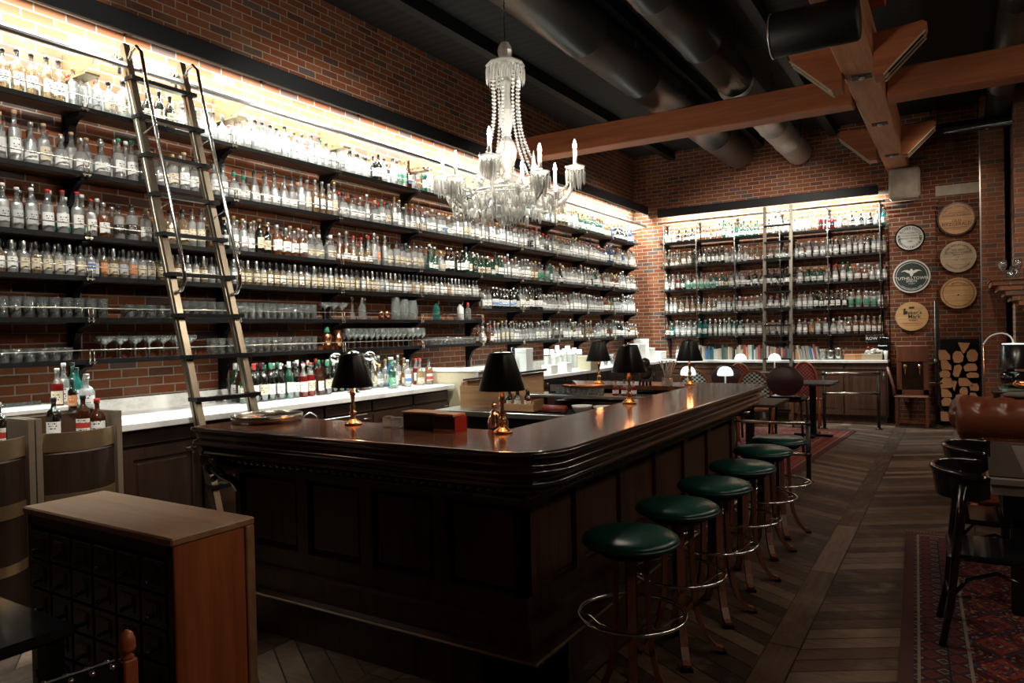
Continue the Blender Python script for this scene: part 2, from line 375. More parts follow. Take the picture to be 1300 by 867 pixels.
    def build(s, name, mats, parent=None, loc=None, rz=None):
        o = bpy.data.objects.new(name, s.mesh(name, mats)); COL.objects.link(o)
        if parent is not None: o.parent = parent
        if loc is not None: o.location = loc
        if rz is not None: o.rotation_euler = (0, 0, rz)
        return o

def tag(o, label=None, cat=None, group=None, kind=None):
    if label: o['label'] = label
    if cat: o['category'] = cat
    if group: o['group'] = group
    if kind: o['kind'] = kind
    return o
def empty(name, loc=(0,0,0), rz=0.0, label=None, cat=None, group=None):
    o = bpy.data.objects.new(name, None); o.empty_display_size = .1; COL.objects.link(o); o.location = loc; o.rotation_euler = (0, 0, rz)
    return tag(o, label, cat, group)
def dup(root, loc, rz=None, label=None, group=None):
    def cp(o, par):
        c = o.copy(); COL.objects.link(c); c.parent = par
        for ch in list(o.children): cp(ch, c)
        return c
    r = cp(root, None); r.location = loc
    if rz is not None: r.rotation_euler = (0, 0, rz)
    return tag(r, label, group=group)
def struct(name, mb, mats): return tag(mb.build(name, mats), kind='structure')
_W = ['first','second','third','fourth','fifth','sixth','seventh','eighth','ninth','tenth','eleventh','twelfth','thirteenth','fourteenth','fifteenth','sixteenth','seventeenth','eighteenth','nineteenth']
_T = {2:('twenty','twentieth'),3:('thirty','thirtieth'),4:('forty','fortieth'),5:('fifty','fiftieth'),6:('sixty','sixtieth'),7:('seventy','seventieth'),8:('eighty','eightieth'),9:('ninety','ninetieth')}
def ordw(n):
    if n < 20: return _W[n-1]
    if n >= 100: return 'hundred-and-'+ordw(n-100) if n > 100 else 'hundredth'
    a, b = divmod(n, 10); return _T[a][1] if b == 0 else _T[a][0]+'-'+_W[b-1]

def text_mesh(lines, mat, parent, name='lettering', T=None, depth=.002):
    """lines: (string, size, x, z, mode, radius, bold) laid in the local xz plane facing -y; mode 'c' centred, 'arc' over the top, 'arcb' round the bottom"""
    mb = MB()
    for (txt, size, x0, z0, mode, rad, squash) in lines:
        cu = bpy.data.curves.new('t', 'FONT'); cu.body = txt; cu.size = size; cu.align_x = 'CENTER'; cu.extrude = depth*.5; cu.resolution_u = 2
        if squash > 1: cu.offset = size*(.006 if squash == 2 else .012)
        ob = bpy.data.objects.new('t', cu); COL.objects.link(ob)
        dg = bpy.context.evaluated_depsgraph_get(); me = ob.evaluated_get(dg).to_mesh()
        vs = []
        for v in me.vertices:
            x, y, z = v.co.x, v.co.y, v.co.z
            if mode == 'arc':
                a = x/rad; rr = rad+y; vs.append((x0+rr*sin(a), -z, z0+rr*cos(a)))
            elif mode == 'arcb':
                a = x/rad; rr = rad+size*.7-y; vs.append((x0+rr*sin(a), -z, z0-rr*cos(a)))
            else: vs.append((x0+x, -z, z0+y))
        mb.add(vs, [list(p.vertices) for p in me.polygons], 0, False, T)
        ob.evaluated_get(dg).to_mesh_clear(); bpy.data.objects.remove(ob); bpy.data.curves.remove(cu)
    return mb.build(name, mat, parent)
EXPO = 0.35
# ================================================================ ROOM
LX, BY, CZ = -5.4, 13.4, 5.0
struct('floor', MB().box(LX-.2, 6.5, -3.2, BY+.2, -.1, 0), 'floor')
struct('ceiling', MB().box(LX-.2, 6.5, -3.2, BY+.2, CZ, CZ+.1), 'ceiling')
struct('wall_left', MB().box(LX-.2, LX, -3.2, BY+.2, 0, CZ), 'brick_y')
struct('wall_back', MB().box(LX, 6.5, BY, BY+.2, 0, CZ), 'brick_x')
struct('wall_right', MB().box(6.3, 6.5, -3.2, BY, 0, CZ), 'brick_yd')
struct('wall_front', MB().box(LX, 6.3, -3.2, -3.0, 0, CZ), 'brick_xd')
# pilaster carrying the long beam, with corbelled head
pm = MB().box(-.92, -.27, 13.30, BY, 0, 3.38)
for k in range(3): pm.box(-.94-.012*k, -.25+.012*k, 13.29-.012*k, BY, 3.38+.0695*k, 3.4495+.0695*k)
struct('trim_1', pm, 'brick_x')
struct('trim_2', MB().box(-.26, .33, 13.375, BY, 3.63, 3.79), 'stone')           # pale lintel course in the wall
struct('trim_3', MB().box(.335, .63, 12.95, BY, 0, CZ), 'brick_xd')              # brick pier
struct('trim_4', MB().box(.318, .335, 12.94, 13.0, 0, 4.6), 'steel')
struct('trim_5', MB().box(.71, 3.6, 12.35, BY, 0, CZ), 'brick_xd')               # chimney breast
struct('baseboard_back', MB().box(-.27, .33, 13.36, BY, 0, .16), 'dark_wood')
# roof framing
struct('trim_6', MB().box(-.94, -.62, 3.0, 13.34, 4.10, 4.44, bev=.012), 'beam_y')
struct('trim_7', MB().box(LX, -.95, 8.79, 9.07, 4.05, 4.36, bev=.012), 'beam')
struct('trim_8', MB().box(-.61, 6.3, 8.79, 9.07, 4.05, 4.36, bev=.012), 'beam')
struct('trim_9', MB().box(-.88, -.50, 7.05, 7.33, 4.46, CZ, bev=.01), 'beam')
struct('trim_10', MB().box(-.90, -.46, 13.0, 13.3, 3.60, 4.08, bev=.03), 'stone')
for k, x in enumerate((-4.6, -2.95, -1.75, 1.0, 2.6)):
    struct('trim_%d' % (11+k), MB().box(x-.06, x+.06, -3, BY, CZ-.16, CZ), 'black')
hang = []
def brace(x0, sgn, y, label):
    r = empty('beam_bracket', (x0, y, 4.0), 0, label, 'bracket', 'slotted brackets on the long beam')
    poly = [(0, -.05), (.09*sgn, -.05), (.48*sgn, .33), (.50*sgn, .40), (.46*sgn, .43), (0, .40)]
    if sgn < 0: poly = poly[::-1]
    MB().prism(poly, -.12, .12, 'y').build('bracket_block', 'beam', r)
    d = Vector((.41*sgn, 0, .41)).normalized(); n = Vector((.7*sgn, 0, -.7)).normalized()
    for k in (-1, 1):
        a = Vector((.13*sgn, .045*k, -.011)); b = Vector((.455*sgn, .045*k, .306)); mbb = MB()
        mbb.tube([a+n*.002, b+n*.002], .016, 4); mbb.build('slot_strip', 'black', r)
    m = MB(); a = Vector((.09*sgn, 0, -.05)); b = Vector((.48*sgn, 0, .33))
    for k in (-1, 0, 1): m.tube([a+Vector((0,.11*k,0))+n*.006, b+Vector((0,.11*k,0))+n*.006], .013, 4)
    m.build('edge_strip', 'cream', r)
    return r
_b = brace(-.62, 1, 7.55, 'big slotted timber bracket right of the long beam, nearest the camera')
brace(-.94, -1, 7.95, 'slotted timber bracket left of the long beam, in front of the cross beam')
_b.scale = (.86, 1, .86); _b.location.z = 3.94
_b = brace(-.62, 1, 11.4, 'small far slotted bracket right of the long beam, near the pier')
_b.scale = (.84, 1, .84); _b.location.z = 3.98
brace(-.94, -1, 11.6, 'small far slotted bracket left of the long beam above the back shelves')
for k, y in enumerate((8.05, 10.06, 12.02)):
    r = empty('beam_bolt_plate', (-.78, y, 4.098), 0, ('nearest', 'middle', 'farthest')[k]+' dark bolt recess on the underside of the long timber beam', 'bolt', 'bolt recesses under the long beam')
    MB().box(-.09, .09, -.07, .07, -.006, .0).build('recess', 'black', r)
    MB().lathe([(.0,-.03),(.022,-.03),(.03,-.02),(.03,-.004)], 8).build('bolt_head', 'steel', r)
def duct(name, x, y0, y1, z, r, seg, label, matl, bands, cap=True):
    o = empty(name, (x, (y0+y1)/2, z), 0, label, 'duct', None)
    n = max(1, int((y1-y0)/seg)); L = (y1-y0)/n; m = MB()
    prof = []
    for k in range(n+1):
        a = -(y1-y0)/2+k*L; prof += [(r, a), (r+.008, a+.01), (r+.008, a+.03), (r, a+.04)] if k < n else [(r, a)]
    T = Matrix.Rotation(-pi/2, 4, 'X')
    m.lathe(prof, 32, T=T).build('duct_pipe', matl, o)
    for k in range(bands):
        y = -(y1-y0)/2+(k+.5)*(y1-y0)/bands
        MB().tube([(-r-.01, y, 0), (-r-.01, y, CZ-z)], .006, 6).tube([(r+.01, y, 0), (r+.01, y, CZ-z)], .006, 6).build('hanger_strap', 'black', o)
    return o
duct('round_duct', -3.22, 2.0, 12.9, 4.68, .27, 1.4, 'wide dark round duct nearest the long bottle wall', 'duct', 5)
duct('round_duct', -2.28, 2.0, 9.0, 4.66, .22, 1.2, 'black painted round duct right of the chandelier chain', 'duct', 4)
duct('round_duct', -2.28, 9.02, 13.2, 4.60, .21, .9, 'bright galvanised end of round duct behind the cross beam', 'duct_bright', 2)
duct('round_duct', .55, 4.0, 12.9, 4.72, .16, 1.3, 'thin dark round duct above the sofa at the right', 'duct', 3)
o = empty('wall_pipe', (.2, 12.6, 4.5), 0, 'shiny black pipe running below the ceiling across the right brick wall', 'pipe')
MB().tube([(-.7,0,0),(5.8,0,0)], .085, 16).build('pipe_run', 'blackgloss', o)
for x in (-.4, .1, .7, 1.5): MB().tube([(x,0,.0),(x,0,.5)], .008, 6).build('pipe_hanger', 'black', o)
o = empty('air_handler', (-1.20, 5.9, 3.87), 0, 'black cylindrical air unit with a thin silver rim beside the beam end', 'air unit')
T = Matrix.Rotation(pi/2, 4, 'Y')
MB().lathe([(.0,.0),(.155,.0),(.165,.02),(.165,.60),(.15,.62),(0,.62)], 32, T=T).build('drum', 'black', o)
MB().lathe([(.16,-.004),(.170,-.004),(.170,.008),(.16,.008),(.16,-.004)], 32, T=T, cap=False).build('rim', 'steel', o)
MB().box(.42,.58,-.1,.1,.12,.24).build('mount', 'black', o)

# ================================================================ STRIP LIGHTS
def strip_light(p0, length, ang, label):
    o = empty('strip_light', p0, ang, label, 'light')
    MB().box(-.02, .02, 0, length, .0, .15, bev=.006).box(-.13, -.02, 0, length, .135, .15).build('housing', 'black', o)
    MB().box(-.10, -.04, .1, length-.1, .118, .128).build('lamp_tube', 'strip', o)
    n = int(length/1.22)
    for k in range(n+1): MB().box(-.295, -.13, .05+k*(length-.1)/n-.02, .05+k*(length-.1)/n+.02, .10, .135).build('wall_bracket', 'black', o)
    return o
strip_light((-5.10, .6, 3.84), 12.75, 0, 'long black strip light over the long bottle wall')
strip_light((-4.80, 13.10, 3.72), 3.75, -pi/2, 'short black strip light over the back wall bottle shelves')
def area(name, loc, sx, sy, power, color, rot=(0,0,0), spread=180):
    l = bpy.data.lights.new(name, 'AREA'); l.shape = 'RECTANGLE'; l.size = sx; l.size_y = sy; l.energy = power; l.color = color; l.spread = RD(spread)
    o = bpy.data.objects.new(name, l); COL.objects.link(o); o.location = loc; o.rotation_euler = rot; return o
def point(name, loc, power, color, r=.03):
    l = bpy.data.lights.new(name, 'POINT'); l.energy = power; l.color = color; l.shadow_soft_size = r
    o = bpy.data.objects.new(name, l); COL.objects.link(o); o.location = loc; return o
def spot(name, loc, to, power, color, ang=70, blend=.6, r=.08):
    l = bpy.data.lights.new(name, 'SPOT'); l.energy = power; l.color = color; l.spot_size = RD(ang); l.spot_blend = blend; l.shadow_soft_size = r
    o = bpy.data.objects.new(name, l); COL.objects.link(o); o.location = loc
    o.rotation_euler = (Vector(to)-Vector(loc)).to_track_quat('-Z', 'Y').to_euler(); return o
COOL = (.90, 1.0, .93); WARM = (1.0, .72, .45)
LT = dict(strip=700, back=260, chand=30, lamp=2.6)
area('strip_lamp_long', (-5.175, 7.0, 3.945), .07, 12.4, LT['strip'], COOL, (0, 0, 0))
area('strip_lamp_short', (-2.92, 13.175, 3.825), 3.6, .07, LT['back'], COOL, (0, 0, 0))

# ================================================================ SHELVES
LB = [1.5, 2.72, 3.94, 5.15, 6.38, 7.6, 8.62, 9.66, 10.7, 11.77, 12.82]
def shelf(origin, rz, length, depth, posts, label, railz=.07):
    """local: x = out from the wall, y = along the wall; origin = shelf top at the wall"""
    o = empty('wall_shelf', origin, rz, label, 'shelf', 'bottle shelves on the brick walls')
    MB().box(.02, depth-.02, 0, length, -.028, 0).build('board', 'shelf_wood', o)
    MB().box(depth-.02, depth, 0, length, -.030, .003).build('front_edge', 'black', o)
    MB().tube([(depth+.012, 0, railz), (depth+.012, length, railz)], .0045, 6).build('gallery_rail', 'nickel', o)
    for y in posts:
        if not (0.03 < y < length-.0): continue
        MB().tube([(depth+.012, y-.015, -.03), (depth+.012, y-.015, railz+.006)], .005, 6).tube([(depth+.012, y+.015, -.03), (depth+.012, y+.015, railz+.006)], .005, 6).box(depth-.005, depth+.018, y-.028, y+.028, -.022, -.012).build('rail_clip', 'nickel', o)
        pl = [(.02,-.028),(depth-.03,-.028),(depth-.03,-.05),(depth*.62,-.065),(depth*.38,-.105),(depth*.24,-.17),(.05,-.215),(.02,-.215)]
        MB().prism(pl[::-1], y-.022, y+.022, 'y').build('bracket', 'black', o)
    return o
SHZ = {1: 3.24, 2: 2.785, 3: 2.345, 4: 2.06, 5: 1.768, 6: 1.475, 7: 1.92}
def lsh(k, y0, y1, label): return shelf((LX, y0, SHZ[k]), 0, y1-y0, .25, [b-y0 for b in LB], label)
lsh(1, .8, 12.95, 'top long shelf of pale spirits under the strip light')
lsh(2, .8, 12.95, 'second shelf down on the long bottle wall')
lsh(3, .8, 12.95, 'third shelf down on the long bottle wall')
lsh(4, .8, 7.62, 'fourth shelf down with the even row of small bottles')
lsh(5, .8, 7.62, 'fifth shelf down holding mixed tumblers and bar tools')
lsh(6, .8, 12.95, 'lowest long shelf holding coupes, wine glasses and tumblers')
lsh(7, 7.66, 12.95, 'fourth shelf on the far half of the long wall')
BPOST = [-4.70, -4.08, -3.38, -2.6, -1.83, -1.04]
BSZ = [3.235, 2.785, 2.34, 1.90, 1.46]
bl = ['top', 'second', 'third', 'fourth', 'lowest']
for k, z in enumerate(BSZ):
    # rz=-90deg: local x -> -y, local y -> +x
    shelf((-4.78, BY, z), -pi/2, 3.80, .25, [b+4.78 for b in BPOST], bl[k]+' shelf of bottles on the back wall')
for y in LB[1:]:
    lab = 'black steel shelf upright on the long wall, '+ordw(LB.index(y))+' from the left'
    u = empty('shelf_upright', (LX, y, 0), 0, lab, 'upright', 'shelf uprights')
    MB().box(.0, .022, -.03, .03, 1.12 if y < 7.0 else 1.17, 3.22).build('upright_bar', 'black', u)
    MB().tube([(.03, .05, 1.14 if y < 7 else 1.18), (.03, .05, 3.2)], .008, 6).build('conduit', 'steel', u)
for k, x in enumerate(BPOST):
    u = empty('shelf_upright', (x, BY, 0), 0, 'thin steel shelf upright on the back wall, '+ordw(k+1)+' from the left', 'upright', 'back shelf uprights')
    MB().box(-.02, .02, -.025, 0, 1.05, 3.6).build('upright_bar', 'black', u)
    MB().tube([(.0, -.28, 1.03), (.0, -.28, 3.58)], .008, 8).build('front_post', 'iron', u)
# rolling ladder rails
r = empty('ladder_rail', (-5.0, .8, 3.56), 0, 'pale steel ladder rail running the length of the long wall', 'rail')
MB().tube([(0,0,0),(0,12.2,0)], .02, 12).build('rail_tube', 'steel', r)
for y in LB:
    MB().prism([(-.40,-.11),(-.34,-.11),(-.03,-.045),(-.0,-.02),(-.02,.0),(-.40,.10)], y-.8-.005, y-.8+.005, 'y').box(-.40,-.03,y-.8-.05,y-.8+.05,-.125,-.11).build('rail_bracket', 'brass_dull', r)
r = empty('ladder_rail', (-4.75, 12.98, 3.585), 0, 'thin ladder rail across the top of the back wall shelves', 'rail')
MB().tube([(0,0,0),(3.8,0,0)], .016, 10).build('rail_tube', 'steel', r)
for x in BPOST: MB().box(x+4.75-.012, x+4.75+.012, 0, .4, -.01, .03).build('rail_bracket', 'steel', r)

def ladder(origin, rz, label, width, ztop, zbot, slope, rails='ladder_metal', hand=True, cat='ladder'):
    """local: x = lean direction (foot at x=0 for z=0, top leans to -x), y = width"""
    o = empty('rolling_ladder', origin, rz, label, 'ladder')
    X = lambda z: -slope*z
    zb = zbot
    for s in (0, 1):
        y = s*width
        m = MB(); m.tube([(X(zb), y, zb), (X(ztop), y, ztop)], .01, 4, flat=(.032, .044)); m.tube([(X(zb)+.0, y-.022, zb), (X(ztop-.2), y-.022, ztop-.2)], .007, 6).build('side_rail', rails, o)
        MB().lathe([(0,-.014),(.05,-.014),(.06,-.006),(.06,.006),(.05,.014),(0,.014)], 16, T=Matrix.Translation((X(zb), y, .06)) @ Matrix.Rotation(pi/2, 4, 'X')).build('foot_wheel', 'blackgloss', o)
        MB().tube([(X(ztop-.12)-.02, y, ztop-.12), (X(ztop-.12)-.10, y, ztop-.10), (X(ztop-.12)-.10, y, ztop-.19)], .016, 8).lathe([(0,-.02),(.045,-.02),(.02,0),(.045,.02),(0,.02)], 14, T=Matrix.Translation((X(ztop-.12)-.05, y-.045, ztop-.12)) @ Matrix.Rotation(pi/2, 4, 'X')).build('rail_roller', 'chrome', o)
    z = 3.47 if hand else ztop-.35
    while z > .2:
        m = MB(); m.box(X(z)-.02, X(z)+.075, -.01, width+.01, z-.012, z)
        m.build('rung', 'steel', o)
        MB().box(X(z)-.022, X(z)+.078, -.035, .03, z-.02, z+.006).box(X(z)-.022, X(z)+.078, width-.03, width+.035, z-.02, z+.006).box(X(z)+.072, X(z)+.080, 0, width, z-.024, z+.003).build('rung_bracket', 'black', o)
        z -= .2825
    if hand:
        off = .17
        for s in (0, 1):
            y = s*width; P = [(X(3.60)+.02, y, 3.60)]
            P += [(X(3.60)+.06, y, 3.66), (X(3.60)+.12, y, 3.68), (X(3.55)+.16, y, 3.63), (X(3.4)+off, y, 3.40)]
            P += [(X(2.9)+off, y, 2.9), (X(2.4)+off, y, 2.4), (X(2.08)+off, y, 2.08), (X(2.0)+off-.02, y, 2.0), (X(1.95)+.10, y, 1.94), (X(1.92)+.02, y, 1.92)]
            MB().tube(P, .013, 10).build('hand_rail', 'chrome', o)
            for z in (3.05, 2.5): MB().tube([(X(z), y, z), (X(z+.05)+off, y, z+.05)], .005, 6).build('rail_stay', 'chrome', o)
    return o
ladder((-4.0, 2.96, 0), 0, 'tall metal rolling ladder with curved handrails leaning on the long wall', .44, 3.72, .06, .283)
ladder((-2.80, 12.68, 0), -pi/2+pi, 'slim rolling ladder against the back wall bottle shelves', .43, 3.70, .06, .075, 'nickel', False) if False else None
def back_ladder():
    o = empty('rolling_ladder', (-2.80, 12.62, 0), 0, 'slim dark rolling ladder against the back wall bottle shelves', 'ladder')
    Yf = lambda z: .085*z
    for x in (0, .43):
        MB().tube([(x, Yf(.05), .05), (x, Yf(3.68), 3.68)], .01, 4, flat=(.026, .036)).build('side_rail', 'oldnickel', o)
        MB().tube([(x, Yf(3.6), 3.6), (x, Yf(3.6)+.06, 3.62)], .02, 8).build('rail_roller', 'chrome', o)
    z = 3.35
    while z > .2: MB().box(0, .43, Yf(z)-.06, Yf(z)+.03, z-.025, z).build('rung', 'black', o); z -= .285
back_ladder()

# ================================================================ BAR
def offset_path(P, d):
    """P open 2-D path; offset to its right-hand side"""
    out = []
    for i, p in enumerate(P):
        p = Vector(p)
        n1 = n2 = None
        if i > 0: t = (p-Vector(P[i-1])).normalized(); n1 = Vector((t.y, -t.x))
        if i < len(P)-1: t = (Vector(P[i+1])-p).normalized(); n2 = Vector((t.y, -t.x))
        if n1 is None: n1 = n2
        if n2 is None: n2 = n1
        b = (n1+n2); b /= max(b.dot(n1), .3)
        out.append(p+b*d)
    return out
def sweep(P, prof, mb, mi=0, caps=True, smooth=False):
    R = [offset_path(P, d) for d, z in prof]; n = len(P); vs = []; fs = []
    for (d, z), row in zip(prof, R): vs += [(q.x, q.y, z) for q in row]
    for k in range(len(prof)-1):
        for i in range(n-1): fs.append([k*n+i, (k+1)*n+i, (k+1)*n+i+1, k*n+i+1])
    if caps: fs.append([k*n for k in range(len(prof))]); fs.append([k*n+n-1 for k in reversed(range(len(prof)))])
    return mb.add(vs, fs, mi, smooth)
def arc(cx, cy, r, a0, a1, n): return [(cx+r*cos(a0+(a1-a0)*i/n), cy+r*sin(a0+(a1-a0)*i/n)) for i in range(n+1)]
OUT = [(-3.62, 2.97)]+arc(-3.58, 2.46, .04, pi, 1.5*pi, 4)+arc(-1.62, 2.68, .26, -pi/2, 0, 10)+arc(-1.46, 6.22, .10, 0, pi/2, 6)+[(-3.25, 6.32)]
bar = empty('bar_counter', (-2.5, 4.3, 0), 0, 'large dark wooden U-shaped bar with a polished worn top and panelled front', 'bar')
def bb(mb, name, mat, parent=bar):
    T = Matrix.Translation((2.5, -4.3, 0)); mb.v = [tuple(T @ Vector(v)) for v in mb.v]; return mb.build(name, mat, parent)
inner = [(-3.25, 5.84), (-1.90, 5.84), (-1.90, 2.97), (-3.62, 2.97)]
top = [tuple(q) for q in offset_path(OUT, -.02)]; top[0] = (-3.60, 2.97)
m = MB(); m.prism(top[1:]+inner, 1.085, 1.12, 'z'); bb(m, 'countertop', 'bar_top')
prof = [(-.03,1.1198),(-.012,1.1195),(-.005,1.117),(.0,1.111),(.001,1.104),(-.002,1.097),(-.010,1.091),(-.024,1.086),(-.034,1.078),(-.039,1.067),(-.039,1.056),(-.030,1.049),(-.018,1.045),(-.010,1.040),(-.006,1.032),(-.008,1.024),(-.016,1.018),(-.03,1.014),(-.050,1.009),(-.060,.998),(-.060,.987),(-.052,.980),(-.050,.972),(-.056,.963),(-.09,.952),(-.13,.948),(-.15,.92),(-.20,.90),(-.235,.87),(-.235,.86)]
m = MB(); sweep(OUT, prof, m, smooth=True); bb(m, 'edge_moulding', 'bar_edge')
# carved frieze of scallops under the moulding
m = MB()
fr = offset_path(OUT, -.125)
acc = 0
for a, b in zip(fr[1:-1], fr[2:]):
    L = (b-a).length; n = max(1, int(L/.05))
    for k in range(n):
        p = a+(b-a)*((k+.5)/n); d = (b-a).normalized()
        m.sphere((p.x, p.y, .935), .023, 8, 5, sc=(1 if abs(d.x) < .5 else 1.0, 1.0, .8))
bb(m, 'carved_frieze', 'bar_edge')
m = MB(); m.box(-3.55, -1.604, 2.70, 2.90, .20, .96); m.box(-1.80, -1.64, 2.70, 6.12, .20, .96); m.box(-3.2, -1.70, 5.90, 6.08, .20, .96)
bb(m, 'carcass', 'bar_wood')
st = [-3.55, -3.0, -2.54, -2.07, -1.604]
m = MB()
for i, x in enumerate(st): m.box(max(x-.04, -3.55), min(x+.04, -1.604), 2.664, 2.70, .33, .92)
m.box(-3.55, -1.604, 2.662, 2.70, .84, .95); m.box(-3.55, -1.604, 2.662, 2.70, .33, .44)
ys = [2.664, 3.20, 3.75, 4.30, 4.85, 5.40, 6.08]
for i, y in enumerate(ys): m.box(-1.64, -1.604, max(y-.045, 2.664), min(y+.045, 6.12), .33, .92)
m.box(-1.64, -1.602, 2.664, 6.12, .84, .95); m.box(-1.64, -1.602, 2.664, 6.12, .33, .44)
bb(m, 'panel_frame', 'bar_wood')
for a, b in zip(st[:-1], st[1:]): bb(MB().box(a+.06, b-.06, 2.682, 2.705, .46, .82, bev=.012), 'panel', 'bar_wood')
for a, b in zip(ys[:-1], ys[1:]): bb(MB().box(-1.645, -1.618, a+.065, b-.065, .46, .82, bev=.012), 'panel', 'bar_wood')
PL = [(-3.57, 2.90), (-3.57, 2.573), (-1.513, 2.573), (-1.513, 6.15), (-3.2, 6.15)]
m = MB(); m.box(-3.56, -1.53, 2.59, 2.9, 0, .20); m.box(-1.8, -1.53, 2.59, 6.13, 0, .20)
bb(m, 'plinth', 'bar_wood')
m = MB(); sweep(PL, [(-.09,.335),(-.05,.33),(-.045,.22),(-.01,.214),(.006,.208),(.006,.196),(-.02,.19)], m); bb(m, 'plinth_moulding', 'bar_wood')
m = MB(); sweep(PL, [(.0,.2135),(.008,.2105),(.008,.206),(.0,.203)], m); bb(m, 'plinth_edge_strip', 'brass_dull')
# carved scroll at the left end
m = MB(); P = []
for k in range(26):
    a = -pi/2+k*.32; rr = .075*(1-k/30); P.append((-3.56, 2.52+rr*cos(a)*.8, .875+rr*sin(a)*.8))
m.tube(P, .018, 8, r2=.008); m.box(-3.60, -3.46, 2.47, 2.66, .90, .97, bev=.01)
P = [(-3.52, 2.50, .90), (-3.52, 2.56, .84), (-3.52, 2.62, .80), (-3.52, 2.66, .74)]
m.tube(P, .035, 8, r2=.02); bb(m, 'scroll_corbel', 'bar_edge')
m = MB(); m.tube([(-3.62,2.5,1.04),(-3.65,2.47,1.02),(-3.655,2.46,.99),(-3.64,2.47,.97)], .005, 6); bb(m, 'bag_hook', 'chrome')

# stools
def make_stool():
    o = empty('bar_stool', (0,0,0), 0, 'x', 'stool', 'green leather stools along the bar')
    MB().lathe([(.0,.695),(.185,.695),(.198,.70),(.202,.715),(.200,.728),(.178,.742),(.13,.751),(.06,.756),(0,.757)], 40).lathe([(.199,.703),(.206,.708),(.206,.714),(.199,.719)], 40, cap=False).build('seat', 'green_leather', o)
    MB().lathe([(.0,.66),(.13,.66),(.15,.675),(.17,.696),(0,.696)], 28).build('seat_base', 'black', o)
    for k in range(4):
        a = k*pi/2+pi/4; T = Matrix.Rotation(a, 4, 'Z')
        P = [(.062,0,.67),(.066,0,.5),(.070,0,.36),(.078,0,.26),(.096,0,.16),(.128,0,.08),(.17,0,.03),(.205,0,.018)]
        MB().tube(P, .02, 4, flat=(.026,.017), T=T).build('leg', 'stool_wood', o)
        MB().box(.19,.222,-.026,.026,0,.014, T=T).build('glide', 'black', o)
    n = 40; R = .225
    MB().tube([(R*cos(2*pi*i/n), R*sin(2*pi*i/n), .40) for i in range(n)], .0085, 8, closed=True).build('foot_ring', 'chrome', o)
    for k in range(4):
        T = Matrix.Rotation(k*pi/2+pi/4, 4, 'Z')
        MB().tube([(.07,0,.345),(.10,0,.335),(.14,0,.35),(.18,0,.385),(.222,0,.398)], .005, 6, T=T).build('ring_stay', 'chrome', o)
    MB().lathe([(0,.34),(.025,.34),(.025,.62),(.018,.66),(0,.66)], 12).build('spindle', 'iron', o)
    return o
sy = [2.83, 3.43, 4.0, 4.61, 5.27, 5.83]
sl = ['nearest green leather bar stool, fully seen at the bar corner', 'second nearest green leather stool along the bar', 'third green leather stool along the bar from the camera', 'fourth green leather stool along the bar from the camera', 'fifth green leather stool along the bar, next to the farthest', 'farthest green leather stool at the far end of the bar']
s0 = make_stool()
for k, y in enumerate(sy):
    o = s0 if k == 0 else dup(s0, (0,0,0))
    o.location = (-1.185 + (.02 if k in (2,3) else 0), y, 0); o.rotation_euler = (0,0,[-.39,-.30,-.2,-.33,-.25,-.36][k]); o['label'] = sl[k]

# bar lamps
def make_lamp():
    o = empty('bar_lamp', (0,0,0), 0, 'x', 'lamp', 'black shaded brass lamps on the bar')
    MB().lathe([(0,0),(.047,0),(.049,.006),(.046,.012),(.036,.018),(.022,.026),(.014,.036),(.0,.036)], 28).build('base', 'brass', o)
    MB().lathe([(.0,.034),(.013,.036),(.016,.045),(.012,.052),(.019,.058),(.020,.070),(.011,.078),(.014,.086),(.016,.10),(.011,.112),(.0085,.13),(.012,.15),(.015,.165),(.011,.18),(.008,.20),(.008,.235),(0,.235)], 20).build('stem', 'brass', o)
    MB().lathe([(.113,.206),(.1135,.210),(.062,.376),(.061,.38),(.0585,.377),(.110,.208),(.113,.206)], 40, cap=False).lathe([(.052,.38),(.060,.38),(.060,.384),(.0,.388)],32).build('lamp_shade', 'shade', o)
    MB().lathe([(.1095,.210),(.058,.374)], 32, cap=False).build('shade_lining', 'shade_in', o)
    MB().lathe([(0,.235),(.01,.236),(.018,.255),(.017,.275),(.006,.295),(0,.296)], 14).build('bulb', 'warm_bulb', o)
    MB().lathe([(.0,.388),(.008,.389),(.009,.397),(.004,.402),(0,.403)], 10).build('finial', 'brass', o)
    return o
l0 = make_lamp()
lps = [(-2.80,2.86,'black shaded brass lamp on the front bar beside the silver tray'),(-1.86,2.90,'black shaded brass lamp at the front corner of the bar, nearest the camera'),(-1.83,4.40,'black shaded brass lamp halfway along the right side of the bar'),(-2.78,5.98,'black shaded brass lamp behind the shot glass tray on the far bar'),(-1.96,6.06,'black shaded brass lamp at the far right corner of the bar')]
for k, (x, y, lb) in enumerate(lps):
    o = l0 if k == 0 else dup(l0, (0,0,0)); o.location = (x, y, 1.12); o['label'] = lb
    point('bar_lamp_glow', (x, y, 1.12+.22), LT['lamp'], (1.0,.34,.12), .02)
